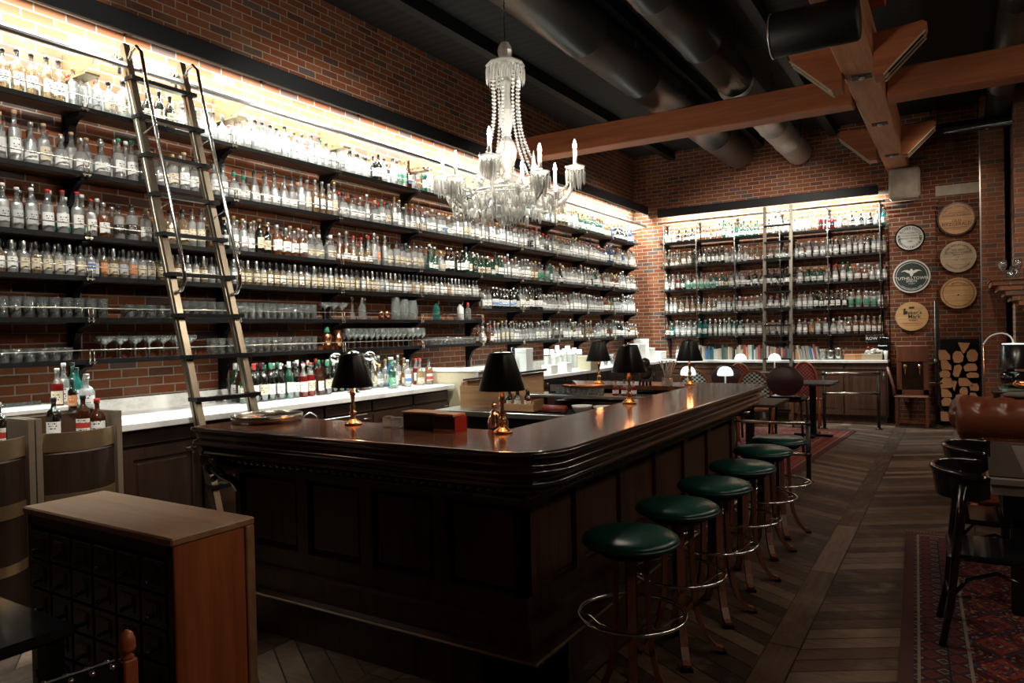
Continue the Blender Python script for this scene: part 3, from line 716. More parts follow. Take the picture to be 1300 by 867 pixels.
# ================================================================ CHANDELIER
def chandelier():
    c = (-2.62, 4.22)
    o = empty('crystal_chandelier', (c[0], c[1], 2.35), 0, 'large crystal chandelier with lit candle bulbs hanging over the bar', 'chandelier')
    Z = lambda z: z-2.35
    MB().tube([(0,0,Z(3.58)),(0,0,Z(4.98))], .004, 6).build('cord', 'black', o)
    m = MB()
    for k in range(40):
        z = 3.60+k*.035
        m.tube([(0,-.009 if k%2 else 0,Z(z)),(0,.009 if k%2 else 0,Z(z+.03))], .005, 5) if k < 38 else None
    m.build('hanging_chain', 'iron', o)
    stem = [(0,3.60),(.03,3.595),(.045,3.57),(.052,3.54),(.045,3.50),(.028,3.475),(.05,3.47),(.125,3.455),(.138,3.44),(.13,3.425),(.03,3.42),(.022,3.36),(.035,3.33),(.030,3.22),(.038,3.17),(.052,3.13),(.05,3.05),(.030,2.98),(.020,2.95),(.035,2.935),(.055,2.91),(.070,2.86),(.062,2.80),(.038,2.74),(.03,2.70),(.06,2.68),(.10,2.66),(.115,2.62),(.08,2.58),(.045,2.55),(.06,2.52),(.10,2.50),(.12,2.46),(.09,2.41),(.05,2.385),(.03,2.37),(.022,2.35),(0,2.345)]
    MB().lathe([(r, Z(z)) for r, z in reversed(stem)], 10, smooth=False).build('baluster_stem', 'crystal', o)
    def drops(m, cx, cy, z, R, n, L):
        for k in range(n):
            a = 2*pi*k/n; x, y = cx+R*cos(a), cy+R*sin(a)
            T = Matrix.Translation((x, y, z)) @ Matrix.Rotation(a+.4, 4, 'Z')
            m.lathe([(0,0),(.006,-.006),(0,-.012)], 6, T=T, smooth=False)
            m.lathe([(0,-.013),(.0085,-.03),(.006,-L*.75),(0,-L)][::-1], 5, T=T, smooth=False)
    m = MB(); drops(m, 0, 0, Z(3.435), .130, 26, .13); drops(m, 0, 0, Z(3.43), .095, 18, .11); m.build('canopy_drops', 'crystal', o)
    lights = []
    for k in range(8):
        a = 2*pi*k/8+.32; hi = (k % 2 == 0); R = .47 if hi else .40; zc = 2.70 if hi else 2.62
        T = Matrix.Rotation(a, 4, 'Z')
        P = [(.05,0,Z(2.60)),(.12,0,Z(2.55)),(.22,0,Z(2.47)),(.33,0,Z(2.46)),(.42,0,Z(2.53)),(R,0,Z(zc-.03))]
        Q = []
        for i in range(len(P)-1):
            p0 = Vector(P[max(i-1,0)]); p1 = Vector(P[i]); p2 = Vector(P[i+1]); p3 = Vector(P[min(i+2,len(P)-1)])
            for s in range(4):
                t = s/4; Q.append(.5*((2*p1)+(p2-p0)*t+(2*p0-5*p1+4*p2-p3)*t*t+(3*p1-p0-3*p2+p3)*t**3))
        Q.append(Vector(P[-1]))
        ar = empty('arm', (0,0,0)); ar.parent = o
        ar.name = 'candle_arm'
        MB().tube(Q, .016, 8, T=T).build('glass_arm', 'crystal', ar)
        cx, cy = R*cos(a), R*sin(a)
        MB().lathe([(0,-.03),(.018,-.03),(.022,-.01),(.06,.0),(.068,.012),(.055,.01),(.02,.004),(.02,.03),(0,.03)], 18, c=(cx,cy,Z(zc))).build('drip_pan', 'crystal', ar)
        m = MB(); drops(m, cx, cy, Z(zc), .062, 14, .115); drops(m, cx, cy, Z(zc-.01), .036, 9, .14); m.build('pan_drops', 'crystal', ar)
        MB().lathe([(0,.02),(.0125,.02),(.0125,.125),(0,.125)], 12, c=(cx,cy,Z(zc))).build('candle_sleeve', 'candle', ar)
        MB().lathe([(0,.125),(.006,.127),(.013,.145),(.012,.162),(.004,.19),(0,.196)], 10, c=(cx,cy,Z(zc))).build('candle_bulb', 'bulb', ar)
        lights.append((c[0]+cx, c[1]+cy, zc+.15))
    for k in range(8):                                    # bead chains canopy -> arms, with pear drops below
        a = 2*pi*k/8+.32; m = MB(); A = Vector((.10*cos(a), .10*sin(a), Z(3.40))); B = Vector((.27*cos(a), .27*sin(a), Z(2.62)))
        n = 34
        for i in range(n+1):
            t = i/n; p = A.lerp(B, t); s = -.05*sin(pi*t)*1.5; p = p+Vector((s*cos(a), s*sin(a), -.04*sin(pi*t)))
            m.lathe([(0,-.0135),(.0135,0),(0,.0135)], 6, c=tuple(p), smooth=False)
        m.build('bead_chain', 'crystal', o)
        a2 = a+pi/8
        for j, (RR, zz) in enumerate(((.30, 2.50), (.22, 2.44), (.40, 2.56))):
            m = MB(); m.lathe([(0,0),(.016,-.02),(.02,-.045),(.008,-.085),(0,-.09)][::-1], 6, c=(RR*cos(a2), RR*sin(a2), Z(zz)), smooth=False)
            m.lathe([(0,0),(.008,-.008),(0,-.016)][::-1], 6, c=(RR*cos(a2), RR*sin(a2), Z(zz)+.006), smooth=False)
            m.build('pear_drop', 'crystal', o)
        m = MB(); aN = 2*pi*(k+1)/8+.32
        R1 = .47 if k % 2 == 0 else .40; R2 = .40 if k % 2 == 0 else .47; z1 = 2.69 if k % 2 == 0 else 2.61; z2 = 2.61 if k % 2 == 0 else 2.69
        A = Vector((R1*cos(a), R1*sin(a), Z(z1))); B = Vector((R2*cos(aN), R2*sin(aN), Z(z2)))
        for i in range(1, 20):
            t = i/20; p = A.lerp(B, t); p.z -= .13*sin(pi*t); m.lathe([(0,-.012),(.012,0),(0,.012)], 6, c=tuple(p), smooth=False)
        m.build('bead_swag', 'crystal', o)
    for k in range(6):
        a = 2*pi*k/6; T = Matrix.Translation((.21*cos(a), .21*sin(a), Z(2.66)))
        MB().lathe([(0,-.05),(.02,-.05),(.03,-.02),(.012,.0),(.022,.03),(.014,.09),(.0,.17)], 8, T=T, smooth=False).tube([(0,0,-.05),(-.12*cos(a),-.12*sin(a),-.10)], .007, 6, T=T).build('glass_spire', 'crystal', o)
    m = MB(); drops(m, 0, 0, Z(2.60), .16, 22, .10); drops(m, 0, 0, Z(2.50), .12, 18, .10); drops(m, 0, 0, Z(2.42), .06, 12, .08); drops(m, 0, 0, Z(2.56), .24, 26, .09); drops(m, 0,0,Z(2.52), .31, 34, .11); drops(m, 0,0,Z(2.50), .38, 36, .09); drops(m, 0,0,Z(2.60), .20, 24, .10); drops(m, 0,0,Z(2.46), .18, 20, .09)
    m.tube([(.24*cos(2*pi*i/32), .24*sin(2*pi*i/32), Z(2.565)) for i in range(32)], .008, 6, closed=True)
    m.tube([(.31*cos(2*pi*i/32), .31*sin(2*pi*i/32), Z(2.525)) for i in range(32)], .006, 6, closed=True)
    m.build('ring_drops', 'crystal', o)
    for p in lights: point('candle_glow', p, LT['chand'], (1.0,.90,.76), .02)
chandelier()

# ================================================================ BACK BAR COUNTERS
def counter(origin, rz, length, depth, h, doors, label, cat='counter', splash=True, handle='bar', dw='dark_wood', top='marble', th=.045):
    """local: x = out from the wall (0 at the wall), y along"""
    o = empty('bar_back_counter', origin, rz, label, cat)
    m = MB().box(.01, depth, 0, length, h-th, h, bev=.004); m.build('countertop', top, o)
    if splash: MB().box(.005, .03, 0, length, h, h+.10).build('backsplash', top, o)
    MB().box(.03, depth-.09, .01, length-.01, .10, h-th).box(.05, depth-.14, .03, length-.03, 0, .10).build('cabinet_body', dw, o)
    w = (length-.04)/doors
    for k in range(doors):
        y0 = .02+k*w+.012; y1 = .02+(k+1)*w-.012
        d = MB(); d.box(depth-.09, depth-.068, y0, y1, .13, h-th-.13, bev=.004)
        f = .07
        for (a, b, c, e) in ((y0, y0+f, .13, h-th-.13), (y1-f, y1, .13, h-th-.13), (y0+f, y1-f, .13, .13+f), (y0+f, y1-f, h-th-.13-f, h-th-.13)):
            d.box(depth-.068, depth-.056, a, b, c, e)
        d.box(depth-.07, depth-.060, y0+f+.03, y1-f-.03, .13+f+.03, h-th-.13-f-.03, bev=.008)
        dd = d.build('door', dw, o)
        if handle == 'bar':
            MB().tube([(depth-.056, y1-.12, h-th-.17), (depth-.035, y1-.12, h-th-.17), (depth-.035, y1-.05, h-th-.17), (depth-.056, y1-.05, h-th-.17)], .006, 6).build('handle', 'chrome', dd)
        else:
            yy = (y1-.03) if k % 2 == 0 else (y0+.03)
            MB().box(depth-.056, depth-.046, yy-.018, yy+.018, h-th-.30, h-th-.15).tube([(depth-.046, yy, h-th-.17), (depth-.02, yy, h-th-.19), (depth-.02, yy, h-th-.26), (depth-.046, yy, h-th-.28)], .009, 6).build('latch', 'steel', dd)
        MB().box(depth-.088, depth-.064, y0, y1, h-th-.11, h-th-.015, bev=.004).build('drawer_front', dw, o)
    return o
counter((LX+.005, 2.55, 0), 0, 3.55, .895, 1.07, 6, 'marble topped dark wood counter behind the front bar, below the ladder')
counter((LX+.005, 6.95, 0), 0, 5.25, 1.14, 1.07, 8, 'marble topped dark counter under the far half of the long wall')
counter((-5.38, BY-.005, 0), -pi/2, 4.44, .52, 1.03, 7, 'long grey topped dark wood cabinet under the back wall shelves', 'cabinet', False, 'latch', 'cab_wood')
# partition / dumb waiter at the end of the first counter
o = empty('beige_partition', (-4.65, 6.3, 0), 0, 'beige waist-high service cabinet with a white top at the end of the marble counter', 'cabinet')
MB().box(-.72, .44, -.17, .17, 0, 1.20, bev=.006).build('cabinet_body', 'cream', o)
MB().box(-.74, .46, -.18, .18, 1.20, 1.225, bev=.004).build('top_slab', 'marble', o)
MB().box(.41, .445, -.185, -.17, 0, 1.2).box(.435,.448,.14,.175,0,1.2).build('edge_strip', 'steel', o)
# tower units with bowed fronts
def tower(y0, y1, label):
    xf = -4.50; w = y1-y0; yc = (y0+y1)/2
    o = empty('bowed_bottle_cabinet', (xf, yc, 0), 0, label, 'cabinet', 'bow fronted bottle cabinets at the left end of the counter')
    def bow(r0, r1, z0, z1):
        n = 26; a = [(-w/2+.028+(w-.056)*i/n) for i in range(n+1)]
        f = lambda y, rr: rr+.10*(1-(2*y/(w-.056))**2)
        poly = [(f(y, r1), y) for y in a]+[(f(y, r0), y) for y in reversed(a)]
        return MB().prism(poly, z0, z1, 'z')
    bow(-.08, -.012, .05, .95).build('bowed_panel', 'dark_wood', o)
    for z0, z1 in ((.965, 1.075), (.64, .715), (.33, .385)):
        bow(-.012, -.002, z0, z1).build('brass_band', 'brass_dull', o)
    MB().box(-.88, -.30, -w/2+.01, w/2-.01, 0, 1.15).box(-.30, -.02, -w/2+.02, w/2-.02, .0, 1.02).build('carcass', 'cab_wood', o)
    for s in (-1, 1): MB().box(-.88, .0, s*w/2-.012, s*w/2+.012, 0, 1.165).box(-.03,.012,s*w/2-.016,s*w/2+.016,0,1.165).build('side_frame', 'frame_metal', o)
    MB().box(-.88, -.30, -w/2, w/2, 1.15, 1.17).build('marble_top', 'marble', o)
    return o
tower(2.065, 2.53, 'bow fronted brass banded cabinet touching the marble counter end')
tower(1.565, 2.025, 'bow fronted brass banded cabinet cut by the left picture edge')
o = empty('marble_slab', (-5.0, 2.25, 1.17), 0, 'white marble pastry slab lying on the bow fronted cabinet top', 'slab'); MB().box(-.2,.22,-.25,.16,0,.03,bev=.004).build('slab', 'marble', o)

# ================================================================ CARD CATALOG
cc = empty('card_catalog', (-2.81, 1.625, 0), 0, 'old wooden card catalog cabinet with orange brown side in the foreground', 'cabinet')
X0, X1, Y0, Y1, HT = -.50, .50, -.155, .165, .92
MB().box(X0-.02, X1+.02, Y0-.012, Y1+.012, HT-.03, HT, bev=.006).build('top_board', 'tan_wood', cc)
MB().box(X0, X1, Y0+.02, Y1, .06, HT-.03).build('carcass', 'dark_wood', cc)
MB().box(X1, X1+.012, Y0, Y1-.03, .05, HT-.03, bev=.003).build('side_panel', 'cat_side', cc)
MB().box(X1-.02, X1+.022, Y1-.03, Y1+.008, .0, HT-.028, bev=.004).build('corner_post', 'tan_wood', cc)
MB().box(X0, X1, Y0, Y0+.02, HT-.07, HT-.03).box(X0, X1, Y0, Y0+.02, .0, .09).box(X1-.03, X1, Y0, Y0+.02, .0, HT-.03).box(X0, X0+.03, Y0, Y0+.02, 0, HT-.03).build('face_frame', 'dark_wood', cc)
cw = (X1-X0-.06)/6; rh = .1225
for r_ in range(6):
    for c_ in range(6):
        x = X0+.03+c_*cw; z = HT-.085-(r_+1)*rh
        d = MB().box(x+.006, x+cw-.006, Y0-.006, Y0+.022, z+.005, z+rh-.005, bev=.003).build('drawer', 'dark_wood', cc)
        xc = x+cw/2
        m = MB(); m.box(xc-.040, xc+.040, Y0-.010, Y0-.005, z+.03, z+.095)
        m.build('label_frame', 'iron', d)
        MB().box(xc-.032, xc+.032, Y0-.0115, Y0-.0095, z+.056, z+.09).build('card', 'dark_wood', d)
        MB().lathe([(0,0),(.008,.0),(.006,.012),(.011,.02),(.008,.028),(0,.03)], 10, T=Matrix.Translation((xc, Y0-.009, z+.042)) @ Matrix.Rotation(pi/2, 4, 'X')).build('pull_knob', 'iron', d)

# foreground chair + dark table
ch = empty('studded_chair', (-2.04, .85, .0), 0, 'wooden chair with acorn finial and silver studded leather back, bottom left corner', 'chair')
def post(x, y, h, fin=True, w=.02):
    MB().box(x-w, x+w, y-w, y+w, 0, h, bev=.004).build('back_post' if fin else 'leg', 'red_wood', ch)
    if fin: MB().lathe([(0,h),(.016,h),(.018,h+.006),(.009,h+.014),(.020,h+.022),(.023,h+.032),(.021,h+.036),(.022,h+.040),(.021,h+.055),(.014,h+.072),(.004,h+.08),(0,h+.081)], 16, c=(x,y,0)).build('acorn_finial', 'red_wood', ch)
post(.06, .27, .715); post(-.02, -.22, .715); post(-.42, .30, .43, False); post(-.44, -.20, .43, False)
A = Vector((.055, .25, 0)); B = Vector((-.018, -.20, 0)); m = MB(); d = (B-A)
ang = math.atan2(d.y, d.x); T = Matrix.Translation(A) @ Matrix.Rotation(ang, 4, 'Z')
MB().box(0, d.length, -.018, .018, .48, .722, T=T, bev=.012).build('leather_back', 'blackgloss', ch)
for k in range(9):
    for s_ in (-1, 1): MB().sphere((d.length*(k+.5)/9, .020*s_, .712), .009, 8, 5, T=T).build('stud', 'chrome', ch)
MB().box(-.42, .06, -.22, .28, .42, .47, bev=.02).build('seat', 'brown_leather', ch)
MB().box(-.42, .05, .27, .30, .2, .23).build('stretcher', 'red_wood', ch); MB().box(-.42, .0, -.23, -.2, .2, .23).build('stretcher', 'red_wood', ch)
dt = empty('black_table', (-3.0, .75, 0), 0, 'glossy black low table in the bottom left corner by the card catalog', 'table')
MB().box(-.6, .38, -.7, .56, .58, .62, bev=.01).build('tabletop', 'blackgloss', dt)
for x in (-.54, .32):
    for y in (-.64, .50): MB().box(x-.03, x+.03, y-.03, y+.03, 0, .58).build('leg', 'black', dt)

# ================================================================ RUGS
M['rug_a'] = rug('persian_rug_near', 1.35, 1.75, (.085,.016,.014), (.05,.03,.03), 3.0)
M['rug_b'] = rug('persian_rug_far', 1.1, 2.0, (.36,.03,.03), (.30,.05,.03), 8.0)
def mk_rug(name, cx, cy, hw, hl, rz, mat, label):
    o = empty(name, (cx, cy, 0), rz, label, 'rug')
    b = MB(); nx, ny = 10, 14
    b.box(-hw, hw, -hl, hl, .002, .012); b.build('woven_field', mat, o)
    f = MB(); n = int(hw*2/.022)
    for k in range(n):
        x = -hw+(k+.5)*2*hw/n
        for s in (-1, 1): f.box(x-.003, x+.003, min(s*hl, s*(hl+.05)), max(s*hl, s*(hl+.05)), .002, .006)
    f.build('fringe', 'tan_wood', o)
    return o
mk_rug('persian_rug', 1.07, 4.56, 1.35, 1.75, RD(2.4), 'rug_a', 'dark red patterned rug under the right hand table and chairs')
mk_rug('persian_rug', -2.52, 9.95, 1.1, 2.0, RD(-3.5), 'rug_b', 'bright red patterned rug beyond the end of the bar')

# ================================================================ RIGHT SIDE TABLE, CHAIRS, SOFA
tb = empty('wooden_table', (1.0, 5.29, .013), 0, 'dark table with an inset grey top in front of the leather sofa', 'table')
MB().box(-.87, .87, -.68, .68, .71, .755, bev=.008).box(-.85, .85, -.66, .66, .66, .71).build('tabletop', 'bar_wood', tb)
m = MB(); m.box(-.86, .86, -.67, -.565, .755, .762).box(-.86, .86, .565, .67, .755, .762).box(-.86, -.70, -.565, .565, .755, .762).box(.70, .86, -.565, .565, .755, .762); m.build('border_frame', 'tan_wood' if False else 'iron', tb)
M['slate'] = plain('grey_leather_inset', (.10,.085,.075), .4, var=.3, scale=4); M['pewter'] = plain('greyed_wood_border', (.26,.22,.19), .35, var=.3, scale=9)
tb.children[-1].data.materials[0] = M['pewter']
MB().box(-.70, .70, -.565, .565, .755, .7585).build('inset_top', 'slate', tb)
for x in (-.72, .72):
    for y in (-.55, .55): MB().box(x-.045, x+.045, y-.045, y+.045, .0, .66, bev=.01).build('leg', 'blackgloss', tb)
MB().box(-.80,.80,-.655,-.64,.54,.66).box(-.80,-.785,-.64,.6,.54,.66).build('apron', 'black', tb)
MB().box(.02,.14,-.665,-.655,.58,.61).build('drawer_pull', 'brass', tb)

def bentwood(name, label, mat='blackgloss', group=None, weave=None, h=.82):
    """origin under seat centre, facing +x (back at -x)"""
    o = empty(name, (0,0,0), 0, label, 'chair', group)
    MB().lathe([(0,.425),(.19,.425),(.205,.435),(.205,.455),(.19,.462),(0,.458)], 32).build('seat', mat, o)
    n = 18; P = []
    for i in range(n+1):
        a = pi*i/n; y = .19*cos(a)*1.0; z = .44+(h-.44)*min(1, sin(a)**.55*1.0)
        x = -.17-.06*sin(a)
        P.append((x, y, z))
    MB().tube([(-.16,.19,.0),(-.165,.192,.25)]+P+[(-.165,-.192,.25),(-.16,-.19,.0)], .016, 8).build('back_hoop', mat, o)
    if weave:
        b = MB(); R = 22
        vs = []; fs = []
        for i in range(R+1):
            t = i/R; y = -.165+.33*t
            zt = .44+(h-.46)*(max(0.0, 1-(y/.175)**2))**.3
            for j in range(11): vs.append((-.18-.05*sin(pi*t), y, .50+(zt-.50)*j/10))
        for i in range(R):
            for j in range(10): fs.append([i*11+j, (i+1)*11+j, (i+1)*11+j+1, i*11+j+1])
        b.add(vs, fs, 0, True); b.build('woven_back', weave, o)
    else:
        MB().tube([(-.175,.08,.45),(-.20,.10,.60),(-.225,.10,h-.03)], .010, 8).build('back_splat', mat, o)
        MB().tube([(-.175,-.08,.45),(-.20,-.10,.60),(-.225,-.10,h-.03)], .010, 8).build('back_splat', mat, o)
    for y in (-.15, .15): MB().tube([(.14, y, .43), (.17, y*1.15, .0)], .016, 8, r2=.012).build('leg', mat, o)
    MB().tube([(.13*cos(2*pi*i/24), .14*sin(2*pi*i/24), .22) for i in range(24)], .008, 6, closed=True).build('stretcher_ring', mat, o)
    return o
def tub_chair(loc, rz, label):
    """bent black chair, faces +x"""
    o = empty('black_tub_chair', loc, rz, label, 'chair', 'black curved back chairs at the right hand table')
    MB().box(-.20,.22,-.21,.21,.43,.46,bev=.015).build('seat','blackgloss',o)
    def shell(mb, z0, z1, r0, r1, a0, a1, th=.018, n=20):
        vs=[]; fs=[]
        for i in range(n+1):
            a=a0+(a1-a0)*i/n; k=sin(pi*i/n)**.4
            for (r,z) in ((r0,z0+(1-k)*.03),(r0+th,z0+(1-k)*.03),(r1+th,z1-(1-k)*.02),(r1,z1-(1-k)*.02)): vs.append((r*cos(a),r*sin(a),z))
        for i in range(n):
            for q in range(4): p=(q+1)%4; fs.append([i*4+q,i*4+p,(i+1)*4+p,(i+1)*4+q])
        fs.append([3,2,1,0]); fs.append([n*4+q for q in range(4)]); return mb.add(vs,fs,0,False)
    A0,A1=RD(96),RD(264)
    shell(MB(), .72, .855, .225, .245, A0, A1).build('curved_back','blackgloss',o)
    MB().tube([(.256*cos(A0+(A1-A0)*i/20),.256*sin(A0+(A1-A0)*i/20),.858-(1-sin(pi*i/20)**.4)*.02) for i in range(21)], .015, 8).build('top_rail','blackgloss',o)
    for y in (-1,1):
        MB().tube([(-.13,.205*y,.80),(-.15,.20*y,.60),(-.17,.19*y,.42),(-.19,.19*y,.2),(-.23,.20*y,0)], .022, 8, r2=.016).build('rear_leg','blackgloss',o)
        MB().tube([(.19,.18*y,.43),(.20,.185*y,.2),(.20,.19*y,0)], .019, 8, r2=.014).build('front_leg','blackgloss',o)
        P=[(-.19,.19*y,.24),(-.12,.19*y,.34),(0,.19*y,.385),(.12,.19*y,.34),(.20,.185*y,.24)]
        MB().tube(P,.010,8).build('side_brace','blackgloss',o)
    MB().tube([(-.19,-.19,.22),(-.19,.19,.22)],.011,8).build('stretcher','blackgloss',o)
    return o
tub_chair((.14,4.30,.013), .05, 'glossy black curved back chair at the near left side of the right hand table')
tub_chair((.18,5.05,.013), -.05, 'glossy black curved back chair just behind the nearer one at the right hand table')
# chesterfield
so = empty('leather_sofa', (1.06, 7.2, -.02), 0, 'brown tufted leather chesterfield sofa behind the right hand table', 'sofa')
def roll(mb, P0, P1, r, tuft, rz=1.0, seed=0):
    """roll along a line; radial dimples for button tufting"""
    A, B = Vector(P0), Vector(P1); L = (B-A).length; n = int(L/.018); seg = 30; d = (B-A).normalized(); u = d.cross(Vector((0,0,1))).normalized()
    vs = []; fs = []
    for i in range(n+1):
        t = i/n*L; e = min(t, L-t); er = sqrt(max(0.0, 1-max(0.0, (.05-e)/.05)**2)) if e < .05 else 1
        for k in range(seg):
            a = 2*pi*k/seg; rr = r
            dz = .0
            for row, aa in enumerate((pi*.22, pi*.5, pi*.78)):
                off = .0 if row % 2 == 0 else .09
                q = ((t-off) % .18); q = min(q, .18-q); da = abs(a-aa)*r
                dz += math.exp(-(q*q+da*da)/(2*.022**2))*.030
                # folds between buttons
            f1 = abs(((t/.18+(a-pi*.22)/(pi*.28)*.5) % 1)-.5); f2 = abs(((t/.18-(a-pi*.22)/(pi*.28)*.5) % 1)-.5)
            if pi*.18 < a < pi*.82: dz += .010*(max(0, 1-(.5-f1)*9)+max(0, 1-(.5-f2)*9))
            rr = r*(.35+.65*er)-(dz if tuft else .004*sin(t*40+sin(a*3))) 
            vs.append(A+d*t+u*(cos(a)*rr)+Vector((0,0,sin(a)*rr*rz)))
    for i in range(n):
        for k in range(seg): k2 = (k+1) % seg; fs.append([i*seg+k, i*seg+k2, (i+1)*seg+k2, (i+1)*seg+k])
    fs.append(list(range(seg-1, -1, -1))); fs.append([n*seg+k for k in range(seg)])
    mb.add([tuple(v) for v in vs], fs, 0, True); return mb
roll(MB(), (-1.08, .0, .82), (1.2, .0, .82), .185, True, .95).build('rolled_back', 'brown_leather', so)
roll(MB(), (-.98, .10, .80), (-.98, .95, .80), .15, True, .9).build('rolled_arm', 'brown_leather', so)
MB().box(-.92, 1.2, -.09, .10, .10, .76, bev=.03).box(-1.05, -.90, -.05, .92, .10, .74, bev=.03).build('back_panel', 'brown_leather', so)
MB().box(-.88, 1.2, .10, .90, .22, .44, bev=.05).build('seat_cushion', 'brown_leather', so)
for x, y in ((-.95, -.02), (1.1, -.02), (-.95, .85), (1.1, .85)): MB().lathe([(0,0),(.02,0),(.035,.04),(.03,.10),(0,.10)], 12, c=(x,y,0)).build('bun_foot', 'red_wood', so)
m = MB(); q = -.95
while q < 1.2: m.sphere((q, -.092, .655), .006, 6, 4); q += .022
m.build('stud_row', 'brass', so)
o = empty('grey_cushion', (.95, 7.3, .985), 0, 'small grey fur cushion lying on the sofa back', 'cushion')
M['fur'] = plain('grey_fur', (.13,.11,.10), .95, var=.5, scale=90, bump=.6)
MB().sphere((0,0,.0), .13, 20, 12, sc=(1.1,.7,.22)).build('cushion_cover', 'fur', o)
o.location = (.46, 7.26, .99)

# side table by the pier with lamp, dish and books
st_ = empty('side_table', (.78, 10.9, 0), 0, 'dark side table between the sofa and the brick pier', 'table')
MB().box(-.42, .6, -.32, .32, .72, .75, bev=.006).build('tabletop', 'dark_wood', st_)
for x in (-.36, .54):
    for y in (-.26, .26): MB().box(x-.025, x+.025, y-.025, y+.025, 0, .72).build('leg', 'dark_wood', st_)
o = empty('large_book', (.66, 10.82, .75), .1, 'large white edged book lying flat under the brass dish', 'book'); MB().box(-.2,.24,-.13,.13,.006,.034).build('pages','paper',o); MB().box(-.205,.245,-.135,.135,0,.006).box(-.205,.245,-.135,.135,.034,.040).build('cover','g_green' if False else 'c_green',o)
o = empty('brass_dish', (.68, 10.8, .79), 0, 'shallow brass dish resting on a large book on the side table', 'dish')
MB().lathe([(0,0),(.10,0),(.16,.012),(.20,.04),(.205,.042),(.16,.02),(0,.010)], 32).build('bowl', 'brass', o); MB().lathe([(0,.01),(.07,.02),(.09,.05),(.05,.085),(0,.09)], 20, c=(-.02,0,0)).build('shell', 'copper', o)
o = empty('table_lamp', (.64, 11.6, 0), 0, 'black drum table lamp with a curved white neck beside the brick pier', 'lamp')
MB().lathe([(0,.0),(.10,0),(.11,.02),(.11,.60),(.13,.63),(.14,.70),(.12,.76),(.15,.80),(.155,.90),(.12,.94),(0,.95)], 28).build('pedestal', 'blackgloss', o)
MB().lathe([(.165,.98),(.14,1.30),(.136,1.30),(.16,.98),(.165,.98)], 32, cap=False).build('lamp_shade', 'shade', o)
MB().tube([(-.34,0,1.27),(-.32,0,1.33),(-.285,0,1.385),(-.235,0,1.425),(-.18,0,1.445),(-.12,0,1.45),(-.07,0,1.435),(-.03,0,1.40),(-.01,0,1.36),(0,0,1.30),(0,0,.95)], .010, 10).build('swan_neck', 'white', o)
MB().lathe([(0,1.30),(.13,1.30),(.13,1.312),(0,1.318)], 24).build('shade_cap', 'milk', o)
# brick mantel
mt = MB()
for k in range(7): mt.box(.42+.075*k, 3.6, 11.75+.02*k, 12.9, 2.10-.0695*k, 2.17-.0695*k)
mt.box(.40, 3.6, 11.72, 12.9, 2.17, 2.185)
struct('trim_16', mt, 'brick_xd')

# ================================================================ BACK RIGHT: log rack, seat, stand
rk = empty('log_rack', (.035, 13.12, 0), 0, 'tall black iron firewood rack against the brick wall', 'rack')
for x in (-.28, .28):
    for y in (-.13, .13): MB().box(x-.012, x+.012, y-.012, y+.012, .3, 1.95 if (x < 0 and y > 0) else 1.42).build('upright', 'iron', rk)
P = [(.28*cos(a), 0, .36+.22*sin(a)) for a in [pi+i*pi/16 for i in range(17)]]
for y in (-.13, .13): MB().tube([(p[0], y, p[2]) for p in P], .013, 8).build('bottom_hoop', 'iron', rk)
MB().box(-.28, .28, -.12, .12, .19, .21).box(-.26,.26,.12,.13,.3,1.35).build('tray', 'black', rk)
MB().tube([(-.2,-.1,.0),(-.1,-.1,.16)], .012, 6).tube([(.2,-.1,.0),(.1,-.1,.16)], .012, 6).tube([(-.2,.1,.0),(-.1,.1,.16)], .012, 6).tube([(.2,.1,.0),(.1,.1,.16)], .012, 6).build('foot', 'iron', rk)
M['bark'] = plain('bark', (.10,.055,.03), .9, var=.5, scale=30, bump=.6)
def cutwood():
    N = NT('cut_log_end'); o = N.sep(N.obj()); r = N.m('SQRT', N.m('ADD', N.m('MULTIPLY', o[0], o[0]), N.m('MULTIPLY', o[2], o[2])))
    w = N.m('SINE', N.m('MULTIPLY', r, 420.0)); nz = N.noise(N.obj(), 40, 4)
    c = N.mix(nz, (.36,.16,.07), (.68,.40,.22)); c = N.mix(N.m('MULTIPLY', N.m('GREATER_THAN', w, .6), .25), c, (.25,.10,.04)); return N.done(N.bsdf(c, .8, spec=.2))
M['cut'] = cutwood()
logs = [(437,280,66,46,'q'),(512,290,62,56,'r'),(545,250,66,50,'t'),(590,283,64,58,'r'),(445,325,58,44,'q'),(507,350,56,56,'t2'),(580,335,78,36,'h'),(437,365,64,32,'h'),(590,369,72,26,'h'),(445,405,76,48,'h'),(490,418,32,50,'t'),(550,400,76,38,'q'),(598,422,54,34,'h'),(445,450,62,38,'q'),(540,440,50,36,'h'),(597,468,52,44,'q'),(445,490,64,40,'h'),(513,482,58,62,'t2'),(570,503,100,42,'h'),(440,555,60,44,'q'),(474,535,40,32,'h')]
words = {'q':'quarter','r':'round','t':'wedge','t2':'upended wedge','h':'flat split'}
